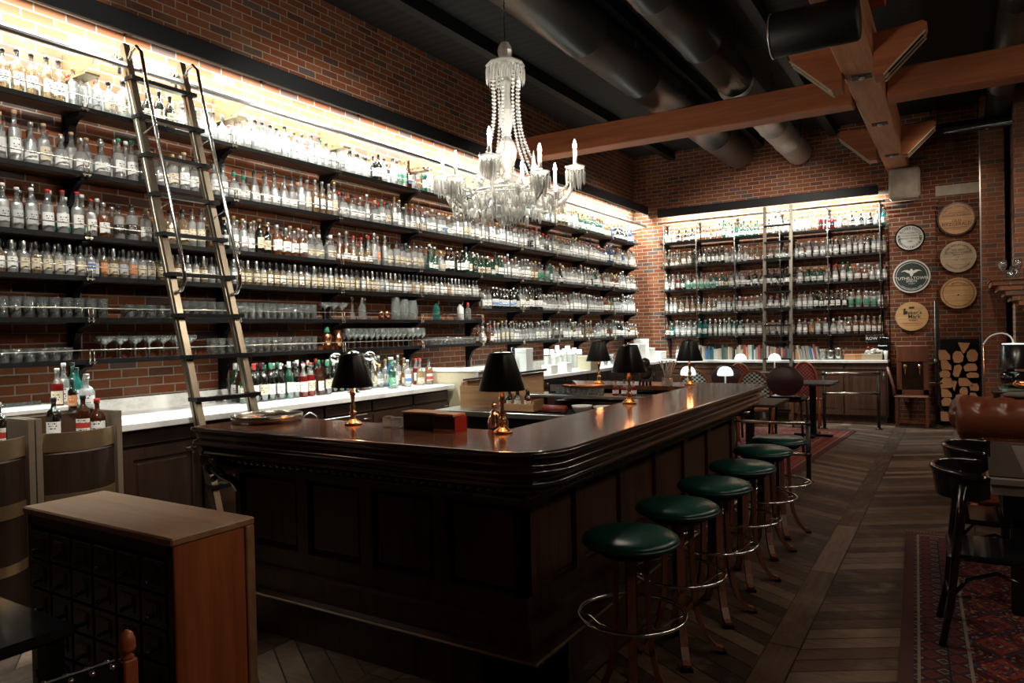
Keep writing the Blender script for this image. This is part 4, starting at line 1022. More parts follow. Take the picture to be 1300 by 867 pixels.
for k, (px, pz, w, h, kind) in enumerate(logs):
    X = -.24+(px-405)/(628-405)*.53; Z = 1.30-(pz-225)/(525-225)*1.04+.0
    ww = w/223*.53; hh = h/300*1.04
    base = {'q':[(-.5,.5),(.1,.48),(.5,-.1),(.5,-.5),(-.45,-.5),(-.5,-.1)],'r':[(-.5,-.1),(-.35,-.42),(.05,-.5),(.42,-.35),(.5,.1),(.25,.45),(-.2,.5),(-.45,.25)],
            't':[(-.5,.5),(.5,.45),(.35,.1),(0,-.5),(-.2,-.3)],'t2':[(-.5,-.35),(-.3,.4),(.3,.5),(.5,.25),(.1,-.5),(-.3,-.5)],'h':[(-.5,.1),(-.2,.5),(.35,.45),(.5,.0),(.42,-.45),(-.4,-.5)]}[kind]
    poly = [(a*ww*.97+rnd.uniform(-.004,.004), b*hh*.97+rnd.uniform(-.004,.004)) for a, b in base]
    lo = MB(); lo.prism(poly, -.13, .13, 'y', 0)
    n = len(poly)
    lo.m[0] = 1; lo.m[1] = 1
    col = 'leftmost' if px < 470 else ('rightmost' if px > 560 else 'middle')
    rank = sorted(l[1] for l in logs if ('leftmost' if l[0] < 470 else ('rightmost' if l[0] > 560 else 'middle')) == col).index(pz)+1
    lo = lo.build('firewood_log', ['bark', 'cut'], None, (X, 13.10, Z)); tag(lo, f'{words[kind]} log in the {col} column of the rack, {ordw(rank)} from the top', 'log', 'logs in the firewood rack')
o = empty('fire_poker', (.345, 12.93, .3), 0, 'thin brass rod leaning at the right edge of the firewood rack', 'poker')
MB().tube([(0,0,0),(0,.01,.95)], .011, 8).build('shaft', 'copper', o); MB().lathe([(0,0),(.03,0),(.03,.03),(0,.05)],10).build('tip','copper',o); MB().sphere((0,.01,.97),.022,10,6).build('knob','copper',o)
o = empty('pole_stand', (-.275, 12.83, 0), 0, 'slim black iron pole on a round base left of the firewood', 'stand')
MB().lathe([(0,0),(.115,0),(.115,.012),(.05,.03),(.02,.05),(0,.05)], 28).build('base', 'iron', o)
MB().tube([(0,0,.03),(0,0,1.95)], .016, 10).build('pole', 'iron', o)
MB().tube([(-.10,0,.68),(.08,0,.68)], .012, 8).build('cross_bar', 'iron', o); MB().lathe([(0,.95),(.03,.95),(.035,1.0),(.03,1.05),(0,1.05)],12).build('collar', 'iron', o)
sc = empty('antique_seat', (-.60, 12.85, 0), 0, 'tall antique wooden seat with two brass knobs beside the back cabinet', 'chair')
MB().box(-.22, .22, .10, .14, 1.0, 1.26, bev=.01).box(-.22, -.15, .10, .14, .47, 1.0).box(.15, .22, .10, .14, .47, 1.0).box(-.22,.22,.10,.14,.47,.56).build('back_frame', 'old_seat', sc)
MB().box(-.15, .15, .12, .145, .56, 1.0).build('back_panel', 'bar_edge', sc)
for x in (-.10, .10):
    MB().lathe([(0,0),(.012,0),(.014,.10),(.03,.12),(.032,.14),(.02,.16),(0,.165)], 12, c=(x,.085,.80)).build('knob', 'brass', sc)
MB().box(-.24, .22, -.20, .12, .455, .48, bev=.006).build('seat', 'old_seat', sc)
MB().tube([(-.24,-.16,.48),(-.25,-.15,.62),(-.30,-.1,.80),(-.34,-.05,.92)], .022, 8).build('arm', 'old_seat', sc)
for x in (-.21, .20):
    for y in (-.17, .10): MB().box(x-.02, x+.02, y-.02, y+.02, 0, .455).build('leg', 'old_seat', sc)
MB().box(-.2,.2,-.18,-.15,.06,.09).build('stretcher', 'old_seat', sc); MB().box(-.2,.2,.08,.11,.06,.09).build('stretcher', 'old_seat', sc)

# ================================================================ BARREL HEAD SIGNS
M['sign_white'] = plain('sign_white', (.72,.74,.70), .5); M['sign_black'] = plain('sign_black', (.025,.04,.035), .35, var=.3, scale=12)
M['sign_tan'] = wood('sign_tan', (.42,.22,.10), (.66,.40,.22), .55, 4, 0); M['sign_cream'] = wood('sign_cream', (.42,.33,.22), (.58,.48,.35), .6, 4, 0); M['sign_gold'] = wood('sign_gold', (.50,.30,.12), (.68,.44,.20), .5, 3, 0)
M['ink'] = plain('ink_black', (.02,.018,.015), .6); M['ink_white'] = plain('ink_white', (.72,.74,.70), .5); M['ink_brown'] = plain('ink_brown', (.10,.04,.02), .6); M['ink_red'] = plain('ink_red', (.55,.13,.05), .6)
def sign(x, z, r, face, rim, label, yb=13.3, dish=True):
    o = empty('barrel_head_sign', (x, yb-.05, z), 0, label, 'sign', 'round barrel head signs on the brick wall')
    R = Matrix.Rotation(pi/2, 4, 'X')
    MB().lathe([(0,-.045),(r-.02,-.045),(r-.02,.0),(0,.0)], 48, T=R, smooth=False).build('head_board', face, o)
    MB().lathe([(r-.022,-.046),(r,-.046),(r,.010),(r-.022,.010),(r-.022,-.046)], 48, T=R, cap=False, smooth=False).build('rim', rim, o)
    for zz in (-.5, -.17, .17, .5):
        hw = sqrt(max(0, (r-.03)**2-(zz*r)**2))
        if face not in ('sign_white', 'sign_black'): MB().box(-hw, hw, -.0012, 0, zz*r-.0015, zz*r+.0015).build('plank_seam', 'ink_brown', o)
    return o
TT = Matrix.Translation((0, -.0025, 0))
s = sign(-.62, 2.985, .215, 'sign_white', 'blackgloss', 'white barrel head sign with black rim and lettering round its edge', 13.26)
text_mesh([('FOUR ROSES DISTILLERY', .055, 0, 0, 'arc', .135, 2), ('LAWRENCEBURG, KY', .050, 0, 0, 'arcb', .135, 2), ('OLD BOURBON', .030, 0, .065, 'c', 0, 2), ('STRAIGHT WHISKEY', .026, 0, .025, 'c', 0, 1), ('KENTUCKY BOURBON', .030, 0, -.02, 'c', 0, 1), ('1888', .034, 0, -.07, 'c', 0, 1)], 'ink', s, T=TT)
s = sign(-.605, 2.365, .265, 'sign_black', 'white', 'black barrel head sign with a white eagle spreading its wings', 13.26)
R = Matrix.Rotation(pi/2, 4, 'X')
MB().lathe([(.215,.0),(.222,.0),(.222,.003),(.215,.003),(.215,0)], 48, T=R, cap=False, smooth=False).build('ring_line', 'ink_white', s)
e = MB()
e.prism([(-.02,.02),(-.03,.05),(-.05,.055),(-.10,.085),(-.15,.075),(-.11,.10),(-.06,.105),(-.025,.09),(-.012,.115),(.0,.122),(.012,.115),(.025,.09),(.06,.105),(.11,.10),(.15,.075),(.10,.085),(.05,.055),(.03,.05),(.02,.02),(.008,.0),(-.008,.0)][::-1], -.005, -.001, 'y'); e.build('eagle_emblem', 'ink_white', s)
text_mesh([('TUTHILLTOWN', .066, 0, -.052, 'c', 0, 3), ('SPIRITS', .05, 0, -.095, 'c', 0, 2), ('WHISKEY', .022, 0, -.125, 'c', 0, 2), ('GARDINER NEW YORK', .028, 0, 0, 'arcb', .19, 1)], 'ink_white', s, T=TT)
s = sign(-.61, 1.722, .232, 'sign_gold', 'sign_gold', 'golden wood barrel head with dark printed name, lowest of the left three', 13.26)
text_mesh([("Maker's", .085, .01, .035, 'c', 0, 4), ('Mark', .085, .035, -.03, 'c', 0, 4), ('WHISKY', .036, .02, -.075, 'c', 0, 3)], 'ink', s, T=TT)
e = MB()
for k in (-1, 0, 1): e.prism([(k*.024-.012,.125),(k*.024-.018,.16),(k*.024,.15),(k*.024+.018,.16),(k*.024+.012,.125)][::-1], -.005, -.001, 'y')
e.box(-.115,-.085,-.005,-.001,.03,.13); e.build('crest', 'ink', s)
text_mesh([('HANDMADE KENTUCKY', .026, .01, -.115, 'c', 0, 1), ('STRAIGHT BOURBON', .026, .01, -.15, 'c', 0, 1)], 'ink_red', s, 'small_print', T=TT)
s = sign(.02, 3.235, .258, 'sign_tan', 'bar_wood', 'tan barrel head with slanted printed name, highest of the right three', 13.36)
text_mesh([('KENTUCKY DERBY MUSEUM', .03, 0, 0, 'arc', .19, 1), ('ESTABLISHED IN', .028, 0, .09, 'c', 0, 1), ('DISTILLED BOURBON', .040, 0, .045, 'c', 0, 1), ('OLD', .062, 0, -.045, 'c', 0, 3), ('FITZGERALD', .070, 0, -.105, 'c', 0, 3), ('STRAIGHT BOURBON WHISKEY', .022, 0, -.14, 'c', 0, 1), ('KENTUCKY', .022, 0, -.17, 'c', 0, 1)], 'ink_brown', s, T=TT)
s = sign(.035, 2.64, .243, 'sign_cream', 'sign_cream', 'pale cream barrel head with a ring of small dark lettering', 13.36)
text_mesh([('STITZEL WELLER DISTILLERY', .036, 0, 0, 'arc', .175, 2), ('LOUISVILLE KENTUCKY', .034, 0, 0, 'arcb', .175, 2), ('OLD WEST', .036, 0, .095, 'c', 0, 2), ('BOURBON WHISKEY', .036, 0, .055, 'c', 0, 2), ('PROOF 90', .03, 0, .02, 'c', 0, 1), ('1 OF 1', .028, 0, -.02, 'c', 0, 1), ('KY', .03, -.02, -.06, 'c', 0, 1), ('19', .03, .06, -.06, 'c', 0, 1)], 'ink', s, T=TT)
s = sign(.03, 2.07, .243, 'sign_gold', 'sign_tan', 'orange wood barrel head with a raised inner ring, lowest of the right three', 13.36)
MB().lathe([(.205,.0),(.213,.0),(.213,.004),(.205,.004),(.205,0)], 48, T=R, cap=False, smooth=False).build('ring_line', 'ink_brown', s)
text_mesh([('PIKESVILLE', .038, 0, 0, 'arc', .15, 3), ('STRAIGHT RYE WHISKEY', .028, 0, .105, 'c', 0, 1)], 'ink_brown', s, T=TT)
MB().lathe([(0,.0),(.012,0),(.010,.006),(0,.008)], 10, T=Matrix.Translation((0,0,-.03)) @ R).build('bung', 'ink_brown', s)

# ================================================================ SEATING BEYOND THE BAR
def weave(name, a, b):
    N = NT(name); o = N.sep(N.obj()); f1 = N.m('GREATER_THAN', N.m('FRACT', N.m('MULTIPLY', o[1], 18.0)), .5); f2 = N.m('GREATER_THAN', N.m('FRACT', N.m('MULTIPLY', o[2], 18.0)), .5)
    x = N.m('ABSOLUTE', N.m('SUBTRACT', f1, f2)); return N.done(N.bsdf(N.mix(x, a, b), .5))
M['weave_a'] = weave('black_white_weave', (.03,.05,.045), (.66,.70,.64)); M['weave_b'] = weave('red_weave', (.05,.012,.012), (.30,.05,.045))
c1 = bentwood('bistro_chair', 'woven black and white bistro chair behind the far corner bar lamp', 'red_wood', 'woven bistro chairs beyond the bar', 'weave_a', .99)
c1.location = (-3.30, 10.55, .013); c1.rotation_euler = (0,0,pi/2+.1); c1.scale = (1.1, 1.2, 1)
dup(c1, (-2.38, 10.35, .013), pi/2, 'woven black and white bistro chair peeking over the far bar end')
c3 = bentwood('bistro_chair', 'red woven bistro chair in front of the back cabinet', 'red_wood', 'woven bistro chairs beyond the bar', 'weave_b', 1.04); c3.location = (-2.03, 12.15, 0); c3.rotation_euler = (0,0,pi/2)
dup(c3, (-2.95, 11.65, 0), pi/2+.2, 'dim red woven bistro chair behind the white table lamps')
def round_chair(loc, rz, label, zc=.72):
    o = empty('round_back_chair', loc, rz, label, 'chair', 'dark round backed chairs beyond the bar')
    m = MB(); m.lathe([(0,-.02),(.19,-.02),(.205,-.01),(.205,.01),(.19,.02),(0,.02)], 28, T=Matrix.Translation((-.2,0,zc)) @ Matrix.Rotation(pi/2, 4, 'Y') @ Matrix.Diagonal((.95,1.1,1,1))); m.build('backrest', 'dkred', o)
    zs = zc-.27
    m = MB(); m.box(-.2,.22,-.22,.22,zs,zs+.07,bev=.03); m.build('seat', 'blackgloss', o)
    for x in (-.18,.19):
        for y in (-.19,.19): MB().tube([(x,y,zs),(x*1.1,y*1.1,0)], .016, 8).build('leg', 'black', o)
    return o
M['dkred'] = plain('dark_oxblood_leather', (.045,.012,.014), .35)
round_chair((-1.86, 9.75, .013), pi/2, 'dark oxblood round backed chair at the high table beyond the bar', .90)
round_chair((-2.86, 10.75, .013), pi/2, 'black round backed chair between two woven chairs', .86)
def htable(loc, label, top='dark_wood', h=.76, w=.35, d=.4):
    o = empty('pub_table', loc, 0, label, 'table', 'small tables beyond the bar')
    MB().box(-w, w, -d, d, h-.03, h, bev=.006).build('tabletop', top, o)
    MB().box(-.04,.04,-.04,.04,.03,h-.03).build('pedestal', 'black', o); MB().box(-.26,.26,-.05,.05,0,.03).box(-.05,.05,-min(.3,d),min(.3,d),0,.03).build('base', 'black', o)
    return o
htable((-2.0, 8.3, .013), 'dark small table right behind the far end of the bar')
htable((-1.78, 11.1, .013), 'dark small table with a pale edge by the back cabinet', h=.78, w=.30)
htable((-2.85, 9.15, .013), 'dark small table carrying the nearest white mushroom lamps', h=.80, w=.62, d=.3)
htable((-2.85, 12.30, 0), 'dark small table close to the back cabinet under the ladder', h=.86, w=.50, d=.14)
def pipe_frame(loc, rz, w, h, h2, label):
    o = empty('pipe_railing', loc, rz, label, 'railing', 'iron pipe railings beyond the bar')
    for x in (0, w): MB().tube([(x,0,0),(x,0,h)], .024, 10).lathe([(0,0),(.055,0),(.05,.012),(.03,.02),(0,.02)], 14, c=(x,0,0)).sphere((x,0,h), .034, 10, 6).sphere((x,0,h2), .034, 10, 6).build('post', 'iron', o)
    for z in (h, h2): MB().tube([(0,0,z),(w,0,z)], .02, 10).build('cross_rail', 'nickel', o)
    return o
pipe_frame((-2.05, 7.85, 0), 0, .74, .60, .28, 'low iron pipe railing right beyond the farthest stool')
pipe_frame((-1.76, 12.0, 0), RD(20), .78, .86, .55, 'iron pipe railing standing before the back cabinet doors')
def mushroom(loc, label):
    o = empty('mushroom_lamp', loc, 0, label, 'lamp', 'small white mushroom table lamps')
    MB().lathe([(0,0),(.05,0),(.055,.008),(.012,.02),(.010,.20),(0,.20)], 16).build('stand', 'white', o)
    MB().lathe([(.0,.19),(.095,.185),(.10,.20),(.092,.245),(.065,.285),(.03,.30),(0,.303)], 24).build('dome_shade', 'milk', o)
    return o
mushroom((-2.50, 9.15, .813), 'white mushroom lamp in front of the back counter, between the woven chairs')
mushroom((-2.98, 9.15, .813), 'white mushroom lamp seen just behind the far corner bar lamp')
mushroom((-3.10, 12.30, .86), 'pale green white mushroom lamp left of the back ladder')
mushroom((-2.55, 12.30, .86), 'pale green white mushroom lamp right between the back ladder rails')
# ================================================================ BOTTLES
PROF = {
 'standard': [(0,0),(.034,0),(.037,.004),(.037,.165),(.034,.185),(.020,.208),(.0145,.225),(.0135,.270),(.0155,.272),(.0155,.280),(0,.280)],
 'tall':     [(0,0),(.030,0),(.033,.004),(.033,.190),(.029,.212),(.015,.240),(.013,.300),(.015,.302),(.015,.310),(0,.310)],
 'squat':    [(0,0),(.044,0),(.050,.008),(.053,.06),(.050,.115),(.038,.145),(.018,.165),(.0145,.180),(.0145,.215),(.017,.217),(.017,.225),(0,.225)],
 'whiskey':  [(0,0),(.040,0),(.043,.005),(.041,.140),(.043,.165),(.036,.188),(.018,.205),(.015,.218),(.015,.250),(.018,.252),(.018,.262),(0,.262)],
 'square':   [(0,0),(.041,0),(.044,.004),(.044,.170),(.040,.185),(.018,.198),(.015,.205),(.015,.240),(.018,.242),(.018,.250),(0,.250)],
 'bell':     [(0,0),(.042,0),(.045,.006),(.040,.10),(.030,.16),(.018,.20),(.013,.23),(.013,.275),(.0155,.277),(.0155,.285),(0,.285)],
 'wine':     [(0,0),(.034,0),(.0375,.004),(.0375,.185),(.033,.210),(.018,.235),(.0145,.250),(.0145,.300),(.016,.301),(.016,.312),(0,.312)],
 'small':    [(0,0),(.027,0),(.029,.003),(.029,.120),(.027,.134),(.015,.152),(.011,.166),(.0105,.196),(.012,.198),(.012,.203),(0,.203)],
}
CAPH = {'standard':(.272,.292,.0165),'tall':(.298,.325,.016),'squat':(.212,.245,.020),'whiskey':(.248,.275,.019),'square':(.236,.265,.019),'bell':(.275,.300,.0165),'wine':(.262,.313,.0170),'small':(.156,.215,.0128)}
LABZ = {'standard':(.045,.135,.0378),'tall':(.055,.150,.0338),'squat':(.035,.095,.0545),'whiskey':(.040,.120,.0440),'square':(.040,.135,.0450),'bell':(.030,.085,.0455),'wine':(.055,.140,.0383),'small':(.030,.105,.0298)}
def bottle_mb(kind, seg, fill):
    P = PROF[kind]; mis = [1 if P[k+1][1] <= fill else 0 for k in range(len(P)-1)]
    m = MB()
    if kind == 'square':
        T = Matrix.Rotation(pi/4, 4, 'Z')
        vs = []; fs = []; mm = []
        S = 12
        def ring(r, z):
            out = []
            for i in range(S):
                a = 2*pi*i/S; c, s = cos(a), sin(a)
                if z <= .186 and r > .02: k = 1/max(abs(c), abs(s)); k = min(k, 1.22); out.append((r*.86*k*c, r*.86*k*s, z))
                else: out.append((r*c, r*s, z))
            return out
        for r, z in P: vs += ring(r, z)
        for k in range(len(P)-1):
            for i in range(S): j = (i+1) % S; fs.append([k*S+i,k*S+j,(k+1)*S+j,(k+1)*S+i]); mm.append(mis[k])
        for f, q in zip(fs, mm): m.f.append(f); m.m.append(q); m.sm.append(True)
        m.v = vs
    else: m.lathe(P, seg, mis=mis, cap=False)
    return m
def label_mb(kind, seg=8, wrap=1.25):
    z0, z1, r = LABZ[kind]; m = MB(); vs = []; fs = []
    for i in range(seg+1):
        a = -wrap+2*wrap*i/seg
        rr = r if kind != 'square' else min(r*.86/max(abs(cos(a)), abs(sin(a))), r*.86*1.22)+.001
        r2 = rr
        if kind == 'bell': r2 = rr-.0035
        if kind == 'squat': r2 = rr-.0005
        vs += [(rr*cos(a), rr*sin(a), z0), (r2*cos(a), r2*sin(a), z1)]
    for i in range(seg): fs.append([2*i, 2*i+2, 2*i+3, 2*i+1])
    m.add(vs, fs, 0, True); return m
def cap_mb(kind, seg=10):
    z0, z1, r = CAPH[kind]; return MB().lathe([(0,z0),(r,z0),(r,z1-.002),(r-.002,z1),(0,z1)][0:], seg)
FILL = .20
_bm, _lm, _cm = {}, {}, {}
def bottle_meshes(kind):
    if kind not in _bm:
        _bm[kind] = bottle_mb(kind, 16, {'small':.14,'squat':.15,'wine':.24,'tall':.22}.get(kind, .19)).mesh('bottle_'+kind, ['g_clear','l_clear'])
        _lm[kind] = label_mb(kind, 10).mesh('bottle_label_'+kind, ['b_white']); _cm[kind] = cap_mb(kind, 12).mesh('bottle_cap_'+kind, ['c_black'])
    return _bm[kind], _lm[kind], _cm[kind]
LOOK = {  # (glass, liquid) -> words
 'clear': ('g_clear','l_clear','clear'), 'amber': ('g_clear','l_amber','amber'), 'gold': ('g_clear','l_gold','golden'), 'green': ('g_green','l_green','green'),
 'teal': ('g_teal','l_teal','teal'), 'dark': ('g_dark','l_dark','black'), 'brown': ('g_brown','l_brown','brown'), 'blue': ('g_blue','l_blue','pale blue'), 'red': ('g_clear','l_red','red')}
LABW = {'b_white':'white label','b_cream':'cream label','b_grey':'grey label','b_black':'black label','b_orange':'orange label','b_blue':'blue banded label','b_red':'red banded label','b_green':'green label'}
SHAPEW = {'standard':'bottle','tall':'tall bottle','squat':'squat bottle','whiskey':'broad bottle','square':'square bottle','bell':'bell shaped bottle','wine':'wine bottle','small':'small bottle'}
BOT = []      # all bottle placements
def addb(kind, look, lab, cap, x, y, z, rz, s, row, where):
    BOT.append(dict(kind=kind, look=look, lab=lab, cap=cap, p=(x, y, z), rz=rz, s=s, row=row, where=where))
def pick(w):
    t = rnd.random()*sum(v for _, v in w)
    for k, v in w:
        t -= v
        if t <= 0: return k
    return w[-1][0]
LOOKS = {1: [('clear',80),('gold',7),('amber',5),('green',4),('dark',4),('brown',3),('blue',2)],
         2: [('clear',86),('gold',7),('amber',3),('dark',2),('blue',2)],
         3: [('clear',68),('gold',9),('amber',7),('dark',7),('green',3),('teal',2),('brown',3)],
         7: [('clear',56),('gold',12),('amber',12),('dark',12),('brown',5),('red',3)],
         6: [('clear',60),('gold',8),('green',8),('dark',8),('teal',3),('amber',6)],
         10: [('clear',60),('gold',10),('amber',12),('green',7),('teal',3),('dark',5),('red',3)]}
KINDS = [('standard',30),('tall',16),('squat',12),('whiskey',18),('square',10),('bell',12)]
LABS = [('b_white',52),('b_cream',20),('b_grey',10),('b_black',6),('b_blue',4),('b_red',5),('b_orange',2),('b_green',1)]
CAPS = [('c_silver',26),('c_black',24),('c_cork',14),('c_white',14),('c_red',5),('c_gold',12),('c_green',2)]
def fill_left(k, y0, y1, z, where, x1=-5.215, rows=2, sp=.100, smax=1.0):
    for row in range(rows):
        y = y0+row*.045
        run = None
        while y < y1:
            if run is None or rnd.random() < .38:
                run = (pick(KINDS), pick(LOOKS[k]), pick(LABS), pick(CAPS))
            kd, lk, lb, cp = run
            if k == 3 and 7.3 < y < 8.2: lk = 'green'
            s = smax*rnd.uniform(.90, 1.06)
            w = LABZ[kd][2]*s
            y += w
            addb(kd, lk, lb, cp, x1-row*.100+rnd.uniform(-.012,.012), y, z, rnd.uniform(-.35,.35), s, row, where)
            y += w+rnd.uniform(.004, sp*.26)
            if rnd.random() < .03: y += .06
LW = {1:'top shelf',2:'second shelf',3:'third shelf',7:'far fourth shelf',6:'lowest shelf'}
fill_left(1, 2.12, 12.85, SHZ[1], ('L', 1)); fill_left(2, 2.10, 12.85, SHZ[2], ('L', 2)); fill_left(3, 2.10, 12.85, SHZ[3], ('L', 3))
fill_left(7, 7.72, 12.85, SHZ[7], ('L', 7)); fill_left(6, 7.65, 12.85, SHZ[6], ('L', 6), smax=.96)
y = 2.1
k = 0
while y < 7.56:                        # the even row of identical small bottles
    for row in range(3): addb('small', 'clear' if rnd.random() < .5 else 'gold', pick([('b_cream',55),('b_white',22),('b_orange',10 if y < 4 else 3),('b_grey',10),('b_blue',2 if y < 7.2 else 60)]), 'c_black' if rnd.random() < .75 else 'c_silver', -5.20-row*.062, y, SHZ[4], rnd.uniform(-.3,.3), 1.0, row, ('L', 4))
    y += .0715 if k % 9 else .09; k += 1
for i, z in enumerate(BSZ):            # back wall
    for row in range(2):
        x = -4.74+row*.04; run = None
        while x < -1.03:
            if run is None or rnd.random() < .38: run = (pick(KINDS), pick(LOOKS[10]), pick(LABS), pick(CAPS))
            kd, lk, lb, cp = run; s = rnd.uniform(.9, 1.05); w = LABZ[kd][2]*s; x += w
            if i == 0 and -3.45 < x < -3.0: lk = 'green'
            if i == 4 and -4.15 < x < -3.95: lk = 'teal'
            addb(kd, lk, lb, cp, x, 13.215+row*.10+rnd.uniform(-.01,.01), z, -pi/2+rnd.uniform(-.3,.3), s, row, ('B', i)); x += w+rnd.uniform(.006,.035)
CAMP = Vector((0, 0, 1.6)); FW = Vector((-.5266, .8500, -.0121)); RT = Vector((.8500,.5262,-.0221))
for b in BOT:
    d = Vector(b['p'])-CAMP; dep = d.dot(FW); b['u'] = 650+911.5*d.dot(RT)/dep; b['size'] = (1/dep)*(1.0 if b['row'] == 0 else .45)*b['s']*(.72 if b['kind'] == 'small' else 1)
# position words
fr = {}
for b in BOT: fr.setdefault((b['where'], b['row']), []).append(b)
rowname = ['front row', 'second row', 'third row']
LWN = {1:'top shelf', 2:'second shelf', 3:'third shelf', 4:'fourth shelf', 7:'far fourth shelf', 6:'lowest shelf'}
for (w, row), L in fr.items():
    if w[0] == 'L':
        lf = sorted([b for b in L if b['p'][1] < 2.96 and b['u'] > 0], key=lambda b: -b['p'][1]); md = sorted([b for b in L if 2.96 <= b['p'][1] < 3.40], key=lambda b: b['p'][1]); rt = sorted([b for b in L if b['p'][1] >= 3.40], key=lambda b: b['p'][1])
        for i, b in enumerate(lf): b['pos'] = f'{ordw(i+1)} left of ladder'
        for i, b in enumerate(md): b['pos'] = f'{ordw(i+1)} between ladder rails'
        for i, b in enumerate(rt): b['pos'] = f'{ordw(i+1)} right of ladder'
    else:
        for i, b in enumerate(sorted(L, key=lambda b: b['p'][0])): b['pos'] = f'{ordw(i+1)} from left on back wall'
cand = sorted([b for b in BOT if b['u'] > 2 and b.get('pos')], key=lambda b: -b['size'])
INDIV = cand[:296]; ids = set(id(b) for b in INDIV)
protos = {}
def put_bottle(b, name='liquor_bottle', label=None, group=None, cat='bottle'):
    bm_, lm_, cm_ = bottle_meshes(b['kind']); g, l, _ = LOOK[b['look']]
    if name not in protos:
        o = bpy.data.objects.new(name, bm_); COL.objects.link(o); protos[name] = o
        a = bpy.data.objects.new('paper_label', lm_); COL.objects.link(a); a.parent = o
        c = bpy.data.objects.new('stopper', cm_); COL.objects.link(c); c.parent = o
    else:
        o = protos[name].copy(); o.data = bm_; COL.objects.link(o)
        ch = {x.name.split('.')[0]: x for x in protos[name].children}
        a = ch['paper_label'].copy(); a.data = lm_; COL.objects.link(a); a.parent = o
        c = ch['stopper'].copy(); c.data = cm_; COL.objects.link(c); c.parent = o
    for i, mm in enumerate((g, l)): o.material_slots[i].link = 'OBJECT'; o.material_slots[i].material = M[mm]
    a.material_slots[0].link = 'OBJECT'; a.material_slots[0].material = M[b['lab']]
    c.material_slots[0].link = 'OBJECT'; c.material_slots[0].material = M[b['cap']]
    o.location = b['p']; o.rotation_euler = (0, 0, b['rz']); o.scale = (b['s'],)*3
    tag(o, label, cat, group); return o
for b in INDIV:
    w = b['where']; sh = LWN[w[1]] if w[0] == 'L' else bl[w[1]]+' shelf'
    row = '' if b['row'] == 0 else ' '+rowname[b['row']]
    lab = f"{LOOK[b['look']][2]} {SHAPEW[b['kind']]}, {LABW[b['lab']]}, {sh}{row}, {b['pos']}"
    put_bottle(b, 'liquor_bottle', lab, 'bottles on the tall wall shelves')
# everything farther: one object
class Pack:
    def __init__(s): s.v = []; s.f = []; s.m = []; s.mats = []; s.sm = []
    def mi(s, k):
        if k not in s.mats: s.mats.append(k)
        return s.mats.index(k)
    def add(s, mb, mats, T):
        b = len(s.v); idx = [s.mi(q) for q in mats]
        s.v += [tuple(T @ Vector(q)) for q in mb.v]
        for f, q, sm in zip(mb.f, mb.m, mb.sm): s.f.append([b+i for i in f]); s.m.append(idx[q]); s.sm.append(sm)
    def build(s, name):
        o = MB(); o.v = s.v; o.f = s.f; o.m = s.m; o.sm = s.sm; return o.build(name, s.mats)
lowb = {k: bottle_mb(k, 9, .19 if k != 'small' else .14) for k in PROF}; lowl = {k: label_mb(k, 5) for k in PROF}; lowc = {k: cap_mb(k, 7) for k in PROF}
def stuff_bottles(bs, name, label):
    # label decals use object space, so stuff bottles use the plain paper colours
    pk = Pack(); pl = {'b_white':'paper','b_cream':'candle','b_grey':'steel_l','b_black':'c_black','b_orange':'cardboard','b_blue':'paper','b_red':'paper','b_green':'c_green'}
    for b in bs:
        T = Matrix.Translation(b['p']) @ Matrix.Rotation(b['rz'], 4, 'Z') @ Matrix.Scale(b['s'], 4)
        g, l, _ = LOOK[b['look']]; pk.add(lowb[b['kind']], (g, l), T); pk.add(lowl[b['kind']], (pl[b['lab']],), T); pk.add(lowc[b['kind']], (b['cap'],), T)
    o = pk.build(name); return tag(o, label, 'bottles', None, 'stuff')
M['steel_l'] = plain('label_plain_grey', (.5,.52,.53), .6)
stuff_bottles([b for b in BOT if id(b) not in ids], 'distant_bottle_rows', 'crowd of smaller farther bottles filling the remaining shelves')

# ================================================================ WINE BOTTLES ON THE COUNTER
yy = 3.80; k = 0
wb = []
for row in range(3):
    y = 3.84+row*.045
    while y < (5.3 if row == 0 else 5.5):
        if not (4.78 < y < 5.02 and row == 0):
            wb.append((y, -4.96-row*.125+rnd.uniform(-.015,.015), row))
        y += rnd.uniform(.082,.098)
caps = ['c_white','c_red','c_black','c_green','c_silver','c_white','c_black']
wb.sort(key=lambda t: (t[2], t[0]))
cnt = {0:0, 1:0, 2:0}
for y, x, row in wb:
    cnt[row] += 1; lk = pick([('dark',60),('green',14),('brown',18),('red',6)]); lb = pick([('b_white',50),('b_cream',30),('b_black',12),('b_red',8)]); cp = caps[k % 7]; k += 1
    put_bottle(dict(kind='wine' if rnd.random() < .75 else 'standard', look=lk, lab=lb, cap=cp, p=(x, y, 1.07), rz=rnd.uniform(-.6,.2), s=rnd.uniform(.95,1.04)), 'wine_bottle',
               f"{LOOK[lk][2]} wine bottle, {LABW[lb]}, {('front','middle','back')[row]} of marble counter, {ordw(cnt[row])} right of ladder", 'wine bottles on the marble counter')
